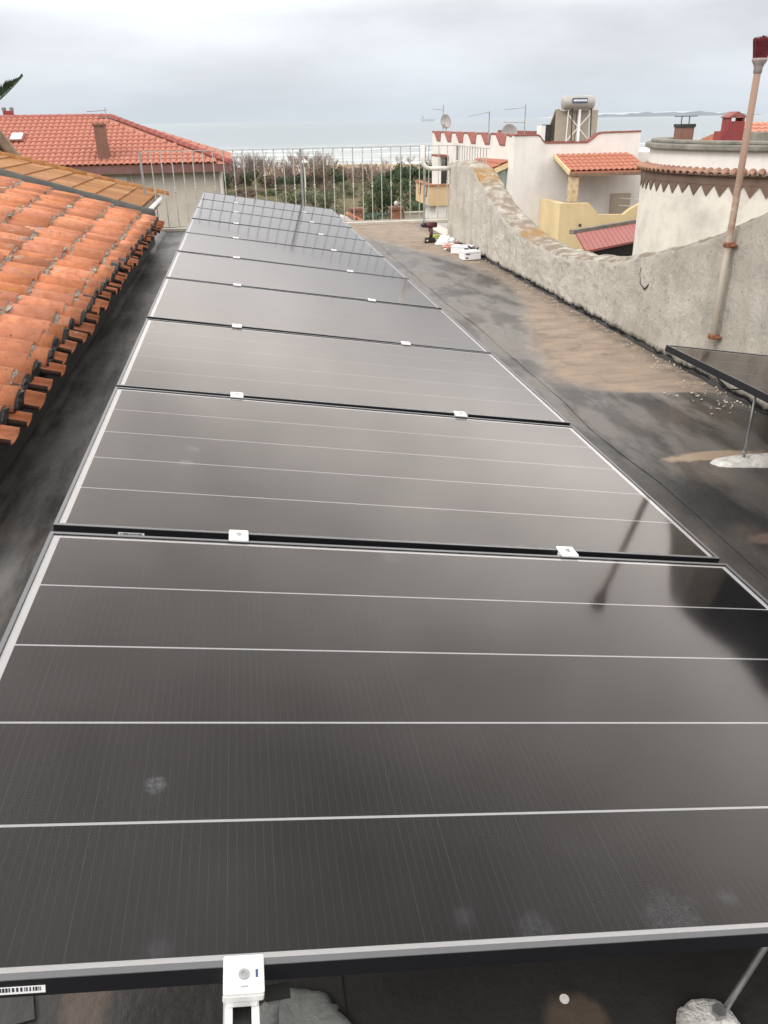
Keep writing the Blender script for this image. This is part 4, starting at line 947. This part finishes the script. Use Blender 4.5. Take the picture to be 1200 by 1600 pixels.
# lean-to porch on the side wall
pr = empty('porch', (9.2, 32, -2), 'small porch with pinkish tile roof and greenish glazing against the white house', 'porch')
rt = MB(); tile_field(rt, (8.80, 30.55, -.36), (0, 1, 0), (.88, 0, .37), lambda v: 0, lambda v: 3.6, 3, .215, .318); o = MB().prism([(8.80, 30.55, -.37), (9.69, 30.55, -.01), (9.69, 30.55, -.07), (8.80, 30.55, -.43)], (0, 3.6, 0)).build('roof', M['portuguese2'], pr); tag(rt.build('roof_tiles', M['portuguese2'], o), kind='stuff')
b = MB(); b.prism([(8.79, 30.50, -.40), (9.69, 30.50, -.04), (9.69, 30.50, -.20), (8.79, 30.50, -.56)], (0, .05, 0)); b.build('beam', M['yellow'], pr)
b = MB(); b.prism([(8.92, 30.62, GZ), (8.92, 30.62, -.45), (9.66, 30.62, -.15), (9.66, 30.62, GZ)], (0, .03, 0)); b.build('glazing', M['green_glass'], pr)
for xx in (8.90, 9.28): b = MB(); b.b2((xx, 30.585, GZ), (xx + .05, 30.615, -.38)); b.build('mullion', M['wall_white'], pr)
b = MB(); b.b2((8.95, 30.7, GZ), (9.62, 34.1, -.5)); b.build('wall', M['wall_white'], pr)
# tiled canopy over the terrace
cp = empty('tiled_canopy', (12.7, 29, -2), 'small tiled canopy on a stone pillar in front of the white house', 'canopy')
ct = MB(); tile_field(ct, (11.25, 28.45, -.27), (1, 0, 0), (0, 1.55, .46), lambda v: 0, lambda v: 2.95, 5, .2, .323, step=.025)
o = MB().prism([(11.25, 28.45, -.28), (11.25, 29.98, .17), (11.25, 29.98, .10), (11.25, 28.45, -.35)], (2.95, 0, 0)).build('roof', M['portuguese2'], cp); tag(ct.build('roof_tiles', M['portuguese2'], o), kind='stuff')
b = MB(); b.b2((11.24, 28.40, -.43), (14.22, 28.48, -.33)); b.build('beam', M['brown_wood'], cp)
b = MB(); b.prism([(11.2, 28.42, -.24), (11.2, 29.98, .22), (11.2, 29.98, .10), (11.2, 28.42, -.38)], (.06, 0, 0)); b.build('barge_board', M['yellow'], cp)
b = MB(); b.b2((11.33, 28.46, -1.28), (11.63, 28.76, -.435)); b.build('pillar', M['stone'], cp, bevel=.02)
b = MB(); b.b2((13.98, 28.5, -1.4), (14.06, 28.6, -.435)); b.build('post', M['wall_white'], cp)
# terrace parapet (cream yellow)
ty = empty('terrace_parapet', (12.3, 28, -2), 'cream yellow stepped terrace wall below the tiled canopy', 'wall')
poly = [(10.83, -1.25), (11.87, -1.27), (12.02, -1.40), (12.25, -1.66), (13.2, -1.68), (13.45, -1.50), (13.78, -1.33), (14.9, -1.33), (14.9, -3.3), (10.83, -3.3)]
b = MB(); b.prism([(x, 28.0, z) for x, z in poly], (0, .22, 0)); b.build('wall', M['yellow'], ty)
b = MB(); b.b2((10.83, 28.22, -3.3), (11.05, 29.98, -1.25)); b.build('wall', M['yellow'], ty)
b = MB(); b.b2((10.83, 28.22, -2.6), (14.9, 29.99, -2.45)); b.build('floor', M['ledge'], ty)
b = MB(); b.lathe([(.001, 0), (.05, 0), (.05, .02), (.001, .02)], (11.6, 27.98, -1.98), 10, Matrix.Rotation(R(90), 3, 'X')); b.build('drain_spout', M['ink'], ty)
b = MB(); b.b2((13.55, 29.93, -2.44), (14.3, 29.985, -1.15)); b.build('door', M['collector'], ty)
for z in (-1.25, -1.5): b = MB(); b.tube([(13.55, 29.2, z), (14.25, 28.3, z)], .02, 6); b.build('handrail', M['wall_white'], ty)
# roof gear
sh = empty('solar_water_heater', (12.5, 31, .57), 'solar water heater with a steel tank seen from behind on the white house', 'water heater')
b = MB(); m = Matrix.Rotation(R(90), 3, 'Y'); b.lathe([(.001, -.60), (.12, -.60), (.20, -.575), (.235, -.53), (.235, .53), (.20, .575), (.12, .60), (.001, .60)], (12.36, 31.0, 1.88), 24, m); tk = b.build('tank', M['heater'], sh, smooth=True)
b = MB(); b.b2((12.05, 30.742, 1.875), (12.62, 30.768, 2.03)); lb = b.build('name_plate', M['blue_ink'], tk)
b = MB(); random.seed(1); x = 12.09
while x < 12.56: b.b2((x, 30.738, 1.92), (x + .038, 30.7415, 1.985)); x += .052
b.build('lettering', M['card'], lb)
for (x0, x1) in ((11.66, 12.43), (12.46, 13.28)):
    b = MB(); b.prism([(x0, 31.35, 1.66), (x1, 31.35, 1.66), (x1, 30.75 + 1.6, .62), (x0, 30.75 + 1.6, .62)], (0, .05, .03)); b.build('collector', M['collector'], sh)
    b = MB(); b.b2((x0, 31.25, .62), (x1, 31.30, 1.68)); b.build('collector_back', M['collector'], sh)
for (p, q) in (((11.95, 30.85, .57), (12.0, 30.95, 1.66)), ((12.85, 30.85, .57), (12.80, 30.95, 1.66)), ((11.95, 30.85, .62), (12.82, 30.9, 1.5)), ((12.85, 30.85, .62), (11.98, 30.9, 1.5)), ((11.7, 30.95, 1.66), (13.25, 30.95, 1.66)), ((11.9, 30.95, 1.63), (11.9, 31.25, 1.63)), ((12.9, 30.95, 1.63), (12.9, 31.25, 1.63)), ((12.45, 31.1, .57), (12.45, 31.1, 1.66))):
    b = MB(); b.bar(p, q, .03, .03); b.build('frame_bar', M['alu_white'], sh)
b = MB(); b.tube([(12.42, 30.9, 1.66), (12.42, 30.86, .6)], .045, 8); b.build('lagged_pipe', M['card'], sh)
for xx in (12.02, 12.75): b = MB(); b.tube([(xx + .1, 30.88, 1.7), (xx + .13, 30.84, .6)], .022, 6); b.build('pipe', M['black_plastic'], sh)
e = empty('roof_unit', (11.2, 31.5, .28), 'small grey and dark roof unit left of the solar water heater', 'unit'); b = MB(); b.b2((11.18, 31.4, .28), (11.34, 31.9, 1.15)); b.build('casing', M['wall_white'], e); b = MB(); b.b2((11.345, 31.4, .28), (11.58, 31.85, 1.18)); b.build('panel', M['dark_steel'], e)
def dish(loc, r, az, el, label, post):
    e = empty('satellite_dish', (loc[0], loc[1], loc[2] - post), label, 'satellite dish'); m = Matrix.Rotation(az, 3, 'Z') @ Matrix.Rotation(el, 3, 'X')
    b = MB(); n = 22; vs = []; rings = 6
    for th in (0, .015):
        for i in range(rings + 1):
            q = r * i / rings
            for k in range(n): a = 6.283 * k / n; vs.append(Vector(loc) + m @ Vector((q * math.cos(a), -.28 * (q * q / r) + .28 * r * 0 + th, q * 1.08 * math.sin(a))))
    for s_ in (0, 1):
        o_ = s_ * (rings + 1) * n
        for i in range(rings):
            for k in range(n): b.f.append((o_ + i * n + k, o_ + i * n + (k + 1) % n, o_ + (i + 1) * n + (k + 1) % n, o_ + (i + 1) * n + k))
    o0, o1 = rings * n, (2 * rings + 1) * n
    for k in range(n): b.f.append((o0 + k, o0 + (k + 1) % n, o1 + (k + 1) % n, o1 + k))
    b.v = vs; b.build('reflector', M['dish'], e, smooth=True)
    tip = Vector(loc) + m @ Vector((0, -.75 * r, -.55 * r)); b = MB(); b.tube([Vector(loc) + m @ Vector((0, -.2 * r, -r)), tip], .015, 5); b.tube([tip + m @ Vector((0, -.05, 0)), tip + m @ Vector((0, .07, .03))], .035, 8); b.build('feed_arm', M['steel'], e)
    b = MB(); b.tube([(loc[0], loc[1] + .1, loc[2]), (loc[0], loc[1] + .1, loc[2] - post)], .025, 6); b.build('mast', M['steel'], e)
dish((9.62, 39.9, 1.34), .29, R(-48), R(8), 'grey satellite dish on the far left battlement of the white house', .8)
dish((10.74, 33.8, .90), .33, R(-35), R(10), 'larger grey satellite dish behind the battlements of the white house', .6)
def aerial(x, y, z0, z1, booms, label):
    e = empty('television_aerial', (x, y, z0), label, 'antenna'); b = MB(); b.tube([(x, y, z0), (x, y, z1)], .022, 6); b.build('mast', M['steel'], e)
    for (dx_, dz, rise, n) in booms:
        b = MB(); b.tube([(x, y, z1 - dz), (x + dx_, y - .15, z1 - dz - rise)], .014, 5); bo = b.build('boom', M['steel'], e)
        b = MB()
        for i in range(n):
            t = (i + .5) / n; cx, cz = x + dx_ * t, z1 - dz - rise * t; b.tube([(cx, y - .15 * t - .12, cz), (cx, y - .15 * t + .12, cz)], .008, 4)
        b.build('elements', M['steel'], bo)
aerial(9.63, 33.0, .3, 1.66, ((-.85, .02, .14, 9),), 'television aerial with one long boom above the battlements')
aerial(11.06, 33.0, .3, 1.88, ((-.88, .1, .07, 9), (-.9, .62, -.02, 7)), 'taller television aerial with two booms right of the battlements')
aerial(9.62, 40.6, .9, 2.0, ((-.55, .2, -.05, 6), (.0, .02, .0, 1)), 'faint far television aerial above the left satellite dish')
# red sheet roof below, and dark carport
rr_ = empty('red_sheet_roof', (10.5, 23, -3), 'red sheet-metal lean-to roof in the gap behind the parapet', 'roof')
A, B_, C_, D_ = Vector((9.45, 22.2, -2.0)), Vector((12.2, 24.1, -2.0)), Vector((12.4, 25.4, -1.70)), Vector((8.6, 21.5 + 1.4, -1.70))
D_ = A + (C_ - B_)
b = MB(); n = 14
for i in range(n):
    p0, p1 = A + (B_ - A) * (i / n), A + (B_ - A) * ((i + .93) / n); q0, q1 = D_ + (C_ - D_) * (i / n), D_ + (C_ - D_) * ((i + .93) / n); u_ = Vector((0, 0, .03))
    MB().add([p0, p1, q1, q0, p0 + u_, p1 + u_, q1 + u_, q0 + u_], [(0, 1, 2, 3), (4, 5, 6, 7), (0, 1, 5, 4), (1, 2, 6, 5), (2, 3, 7, 6), (3, 0, 4, 7)]).build('sheet_strip', M['red_metal'], rr_)
b = MB(); b.add([A, B_, C_, D_, A - u_, B_ - u_, C_ - u_, D_ - u_], [(0, 1, 2, 3), (4, 5, 6, 7), (0, 1, 5, 4), (1, 2, 6, 5), (2, 3, 7, 6), (3, 0, 4, 7)]); b.build('roof_deck', M['red_metal'], rr_)
b = MB(); b.add([A + Vector((.3, .5, -.1)), B_ + Vector((0, .5, -.1)), C_ + Vector((0, 0, -.1)), D_ + Vector((.3, 0, -.1)), A + Vector((.3, .5, -2.5)), B_ + Vector((0, .5, -2.5)), C_ + Vector((0, 0, -2.5)), D_ + Vector((.3, 0, -2.5))], [(0, 1, 2, 3), (4, 5, 6, 7), (0, 1, 5, 4), (1, 2, 6, 5), (2, 3, 7, 6), (3, 0, 4, 7)]); b.build('shed_wall', M['dark_brown'], rr_)
b = MB(); b.bar(D_ + Vector((-.1, .12, .06)), C_ + Vector((0, .12, .06)), .16, .12); b.build('ridge_trim', M['ledge'], rr_)

# ------------------------------------------------------------------ round white building on the right
rb = empty('round_building', (13.2, 18.4, GZ), 'round white building with a brown zigzag band under a row of tiles', 'building')
CX, CY, CR = 12.95, 18.4, 3.55
def ringwall(b, r0, r1, z0, z1, n=72, a0=130, a1=300):
    vs = []
    for k in range(n + 1):
        a = R(a0 + (a1 - a0) * k / n); c_, s_ = math.cos(a), math.sin(a)
        vs += [(CX + r0 * c_, CY + r0 * s_, z0), (CX + r1 * c_, CY + r1 * s_, z0), (CX + r1 * c_, CY + r1 * s_, z1), (CX + r0 * c_, CY + r0 * s_, z1)]
    fs = [(4 * k + i, 4 * k + (i + 1) % 4, 4 * k + 4 + (i + 1) % 4, 4 * k + 4 + i) for k in range(n) for i in range(4)]
    return b.add(vs, fs + [(0, 1, 2, 3), (4 * n, 4 * n + 1, 4 * n + 2, 4 * n + 3)])
ringwall(MB(), CR - .3, CR, GZ, .30).build('wall', M['wall_round'], rb, smooth=False)
ringwall(MB(), CR - .45, CR - .12, .30, .74).build('parapet', M['wall_white'], rb)
lg = ringwall(MB(), CR - .55, CR + .0, .74, .86).build('ledge', M['ledge'], rb, bevel=.03); ringwall(MB(), CR - .50, CR - .12, .862, .93).build('ledge_top', M['ledge'], lg, bevel=.02)
b = MB(); n = 120
b.v = [(CX, CY, .78)] + [(CX + (CR - .5) * math.cos(6.2832 * k / n), CY + (CR - .5) * math.sin(6.2832 * k / n), .78) for k in range(n)]; b.f = [(0, 1 + k, 1 + (k + 1) % n) for k in range(n)]; b.build('roof_floor', M['ledge'], rb)
ringwall(MB(), CR + .004, CR + .03, .10, .29).build('brown_band', M['zigzag'], rb)
arc = R(5.1); k0 = R(160)
for k in range(26):
    a = k0 + arc * k; b = MB(); q = []
    for da, z in ((-.5, .098), (.5, .098), (0, -.13 if k % 7 else -.10)):
        an = a + arc * da; q.append((CX + (CR + .004) * math.cos(an), CY + (CR + .004) * math.sin(an), z))
    out_ = Vector((math.cos(a), math.sin(a), 0)) * .022
    b.prism(q, out_); b.build('zigzag_tooth', M['zigzag'], rb)
tl = barrel(.34, .085, .075, .014, 7, 0); tl.materials.append(terracotta('weathered_pink_tiles', (.40, .22, .155), (.35, .21, .16), .5))
na = 48
for k in range(na):
    a = R(150) + R(3.05) * k
    o = inst('tile', tl, None, rb, (CX + (CR + .13) * math.cos(a), CY + (CR + .13) * math.sin(a), .285), (0, R(16), a), (1, 1, 1))
b = MB(); ringwall(b, CR - .1, CR + .09, .275, .292); b.build('tile_bed', M['zigzag'], rb)
b = MB(); b.b2((10.07, 18.9, .80), (10.40, 19.2, 1.17)); ch = b.build('chimney', M['chimney'], rb)
b = MB(); b.b2((10.05, 18.88, 1.17), (10.42, 19.22, 1.24)); b.build('chimney_rim', M['dark_steel'], ch)
for xx in (10.14, 10.33): b = MB(); b.tube([(xx, 19.05, 1.24), (xx, 19.05, 1.40)], .012, 5); b.build('cowl_leg', M['dark_steel'], ch)
b = MB(); b.b2((10.02, 18.92, 1.39), (10.45, 19.18, 1.405)); b.build('cowl', M['dark_steel'], ch)
b = MB(); b.b2((11.55, 18.2, .80), (11.95, 18.55, 1.06)); b.build('roof_block', M['ledge'], rb, bevel=.02)
rc = empty('red_chimney', (14.5, 24, -1), 'dark red chimney with arched openings behind the round building', 'chimney')
b = MB(); b.b2((14.28, 24.0, -2), (14.78, 24.4, 1.24)); b.b2((14.08, 24.0, -2), (14.279, 24.4, .98)); b.build('stack', M['red_chimney'], rc)
for xx in (14.30, 14.72): b = MB(); b.b2((xx - .02, 24.0, 1.24), (xx + .04, 24.4, 1.36)); b.build('pier', M['red_chimney'], rc)
b = MB(); b.prism([(14.24, 23.97, 1.36), (14.5, 23.97, 1.50), (14.82, 23.97, 1.36), (14.82, 23.97, 1.33), (14.24, 23.97, 1.33)], (0, .46, 0)); b.build('cap', M['red_cap'], rc)
e = empty('far_tiled_house', (17.5, 25, GZ), 'low house with an orange tiled roof behind the round building', 'house'); b = MB(); b.b2((16.2, 24.5, GZ), (22, 29, .55)); b.build('wall', M['wall_white'], e)
rt = MB(); tile_field(rt, (16.1, 24.3, .60), (1, 0, 0), (0, 2.4, .55), lambda v: 0, lambda v: 6, 6, .215, .4); o = MB().prism([(16.1, 24.3, .57), (16.1, 26.7, 1.13), (16.1, 29.1, .57)], (6, 0, 0)).build('roof', M['portuguese2'], e); tag(rt.build('roof_tiles', M['portuguese2'], o), kind='stuff')

# ------------------------------------------------------------------ gate, garden walls, lamp
g = empty('garden_gate', (6.0, 40, GZ), 'teal iron garden gate between brick pillars beyond the railing', 'gate')
for x in (5.33, 7.25):
    b = MB(); b.b2((x - .26, 39.75, GZ), (x + .26, 40.25, -2.42)); pl = b.build('pillar', M['brick'], g); b = MB(); b.b2((x - .33, 39.68, -2.42), (x + .33, 40.32, -2.30)); b.build('pillar_cap', M['chimney'], pl)
b = MB(); b.lathe([(.02, 0), (.09, .05), (.12, .14), (.08, .22), (.02, .26)], (7.25, 40, -2.30), 12); b.build('lamp_globe', M['lampw'], g, smooth=True)
for z in (-2.62, -3.6): b = MB(); b.bar((5.6, 40, z), (6.98, 40, z), .05, .05); b.build('gate_rail', M['teal'], g)
for i in range(9): b = MB(); x = 5.66 + .157 * i; b.bar((x, 40, -4.3), (x, 40, -2.55), .035, .035); b.build('gate_bar', M['teal'], g)
b = MB(); b.b2((7.62, 39.9, GZ), (12.5, 40.1, -2.62)); b.b2((7.6, 39.86, -2.62), (12.5, 40.14, -2.55)); tag(b.build('garden_wall', M['wall_beige'], None, loc=(10, 40, GZ)), 'low cream garden wall right of the gate pillars', 'wall')
e = empty('street_lamp', (6.0, 80, GZ), 'small garden lamp on a post in the meadow', 'lamp')
b = MB(); b.tube([(5.98, 80, GZ), (5.98, 80, -2.35)], .05, 8); b.build('post', M['pipe_paint'], e)
b = MB(); b.lathe([(.06, -2.35), (.30, -2.15), (.42, -1.98), (.16, -1.78), (.04, -1.68)], (5.98, 80, 0), 10); b.build('lantern', M['lampw'], e)

# ------------------------------------------------------------------ vegetation
def foliage_mesh(seed, n, leaf, gaps=.15, flat=1.0):
    random.seed(seed); b = MB(); k = 0
    lobes = [(Vector((random.uniform(-.55, .55), random.uniform(-.55, .55), random.uniform(.25, .72))), random.uniform(.26, .46)) for _ in range(9)]
    while k < n:
        c_, r = random.choice(lobes); d = Vector((random.gauss(0, 1), random.gauss(0, 1), random.gauss(0, 1) * .9)).normalized(); p = c_ + d * r * random.uniform(.55, 1.06) ** .6
        if p.z < 0 or fbm((p.x * 4 + seed, p.y * 4, p.z * 4), 3) < -gaps: continue
        u = (d + Vector((random.gauss(0, .6), random.gauss(0, .6), random.gauss(0, .6)))).normalized().orthogonal().normalized(); v_ = u.cross(d).normalized(); L = leaf * random.uniform(.6, 1.4)
        b.add([p - u * L * .5, p + v_ * L * .32, p + u * L * .5, p - v_ * L * .32], [(0, 1, 2, 3)]); k += 1
    return b.mesh('foliage')
def twig_mesh(seed, n=70, spread=.8):
    random.seed(seed); b = MB()
    def grow(p, d, L, r, lev):
        q = p + d * L; q2 = p + d * L * .5 + Vector((random.gauss(0, .04), random.gauss(0, .04), 0)) * L; b.tube([p, q2, q], [r, r * .8, r * .5], 3, cap=False)
        if lev == 0: return
        for _ in range(random.choice((3, 4, 4))):
            t = random.uniform(.35, 1.0); nd = (d + Vector((random.gauss(0, .45), random.gauss(0, .45), random.gauss(.12, .3)))).normalized(); grow(p + (q - p) * t, nd, L * random.uniform(.45, .75), r * .6, lev - 1)
    for i in range(11):
        a = random.random() * 6.283; grow(Vector((.15 * math.cos(a), .15 * math.sin(a), 0)), Vector((math.cos(a) * random.uniform(.1, spread), math.sin(a) * random.uniform(.1, spread), 1)).normalized(), random.uniform(.32, .52), .012, 3)
    return b.mesh('branches')
def stem_mesh(seed):
    random.seed(seed); b = MB()
    for i in range(4):
        a = i * 1.57 + random.random(); b.tube([(0, 0, 0), (.12 * math.cos(a), .12 * math.sin(a), .25), (.4 * math.cos(a), .4 * math.sin(a), .62)], [.035, .025, .01], 5)
    return b.mesh('stem')
FOL = [foliage_mesh(s, 1500, .085) for s in (1, 2, 3)]; TW = [twig_mesh(s) for s in (4, 5, 6)]; ST = [stem_mesh(7)]
def with_mat(me, mat): m2 = me.copy(); m2.materials.clear(); m2.materials.append(mat); return m2
VAR = {(k, i): with_mat(FOL[i], M[k]) for k in ('leaf_dark', 'leaf_olive', 'leaf_mid', 'leaf_brown') for i in range(3)}
TWV = {(k, i): with_mat(TW[i], M[k]) for k in ('twig', 'twig2') for i in range(3)}; STM = with_mat(ST[0], M['bark'])
def bush(x, y, rx, h_, kind, label, group, name='shrub', z=None):
    e = empty(name, (x, y, terrain_z(x, y) - .1 if z is None else z), label, 'shrub', group); e.rotation_euler = (0, 0, random.random() * 6); OFF[e.name] = Vector((0, 0, 0)); e.scale = (rx, rx, h_)
    inst('foliage', VAR[(kind, random.randrange(3))], None, e, (0, 0, 0)); inst('stem', STM, None, e, (0, 0, 0))
def bare(x, y, rx, h_, kind, label, group):
    e = empty('bare_shrub', (x, y, terrain_z(x, y) - .1), label, 'shrub', group); e.rotation_euler = (0, 0, random.random() * 6); OFF[e.name] = Vector((0, 0, 0)); e.scale = (rx, rx, h_)
    inst('branches', TWV[(kind, random.randrange(3))], None, e, (0, 0, 0))
random.seed(31)
bush(10.0, 57, 1.75, 2.9, 'leaf_dark', 'tall dark green shrub in the middle of the view beyond the railing', None)
bush(8.6, 56, 1.1, 1.9, 'leaf_mid', 'smaller dark green shrub left of the tall one', None)
bush(11.9, 55, 1.6, 2.1, 'leaf_dark', 'wide dark green shrub right of the tall one', None)
bush(10.7, 49, 1.5, 1.9, 'leaf_mid', 'green shrub behind the low garden wall', None)
bush(12.6, 50, 1.3, 2.2, 'leaf_dark', 'dark green shrub beside the ochre balcony', None)
bush(3.9, 62, 1.9, 1.75, 'leaf_olive', 'pale olive green bush left of the lamp', None)
bush(6.0, 61, 1.6, 1.6, 'leaf_olive', 'pale olive green bush under the lamp', None)
bush(-1.3, 60, 1.2, 2.0, 'leaf_mid', 'green shrub beside the corner of the hipped house', None)
bush(8.9, 42, .7, 1.0, 'leaf_mid', 'low green plant in front of the garden wall', None)
bush(6.2, 44, 1.3, 1.5, 'leaf_mid', 'green shrub behind the teal gate', None)
for i in range(24):
    x = -3 + 1.1 * i + random.uniform(-.8, .8); y = random.uniform(66, 82)
    bush(x, y, random.uniform(.7, 1.3), random.uniform(.6, 1.2), random.choice(('leaf_olive', 'leaf_brown', 'leaf_mid')), 'low scrubby plant scattered over the meadow', 'low plants in the meadow')
for i in range(26):
    x = -4 + 1.25 * i + random.uniform(-.5, .5); y = random.uniform(84, 98)
    bush(x, y, random.uniform(1.1, 1.8), random.uniform(1.3, 2.0), random.choice(('leaf_dark', 'leaf_dark', 'leaf_brown')), 'dark low shrub of the hedge at the end of the meadow', 'shrubs in the dark hedge behind the meadow')
for i in range(10):
    x = 17 + 1.6 * i + random.uniform(-.5, .5); y = random.uniform(80, 94)
    bush(x, y, random.uniform(1.2, 1.9), random.uniform(1.7, 2.5), random.choice(('leaf_dark', 'leaf_mid')), 'green shrub of the scrub behind the ochre balcony', 'green scrub behind the balcony')
for i in range(34):
    x = -3.5 + .62 * i + random.uniform(-.4, .4); y = random.uniform(86, 108); hh = random.uniform(3.3, 4.9) * (1.0 if x < 12 else .6)
    bare(x, y, hh * .62, hh * .82, random.choice(('twig', 'twig2', 'twig')), 'leafless grey brown shrub standing on the dunes', 'leafless shrubs on the dunes')
for i in range(16):
    x = 16 + 1.5 * i + random.uniform(-.6, .6); y = random.uniform(98, 118); bare(x, y, 1.2, random.uniform(1.2, 1.9), random.choice(('twig', 'twig2')), 'low leafless shrub on the sandy dunes to the right', 'low leafless shrubs on the right dunes')
for i in range(12):
    x = 46 + 2.2 * i; y = random.uniform(70, 84); bush(x, y, random.uniform(1.6, 2.4), random.uniform(3.2, 5.), random.choice(('leaf_dark', 'leaf_olive')), 'dark shrub in the gap between the white house and the round building', 'shrubs in the gap between the houses')
for i in range(5):
    x = 41 + 1.6 * i; y = 76; bare(x, y, 2.2, random.uniform(4.5, 5.6), 'twig2', 'leafless tree in the gap between the white house and the round building', 'leafless trees between the houses')
bush(10.1, 29.2, .55, .9, 'leaf_olive', 'grey green shrub at the foot of the white house', None, z=-2.9)
bush(9.6, 28.8, .35, 1.0, 'leaf_olive', 'small thin shrub at the foot of the white house, left of the other', None, z=-2.9)
b = MB(); b.b2((7.5, 26.5, GZ), (11.2, 30, -2.9)); tag(b.build('planting_bed', M['ledge'], None, loc=(9.5, 28.5, GZ)), 'raised planting bed at the foot of the white house', 'planter')
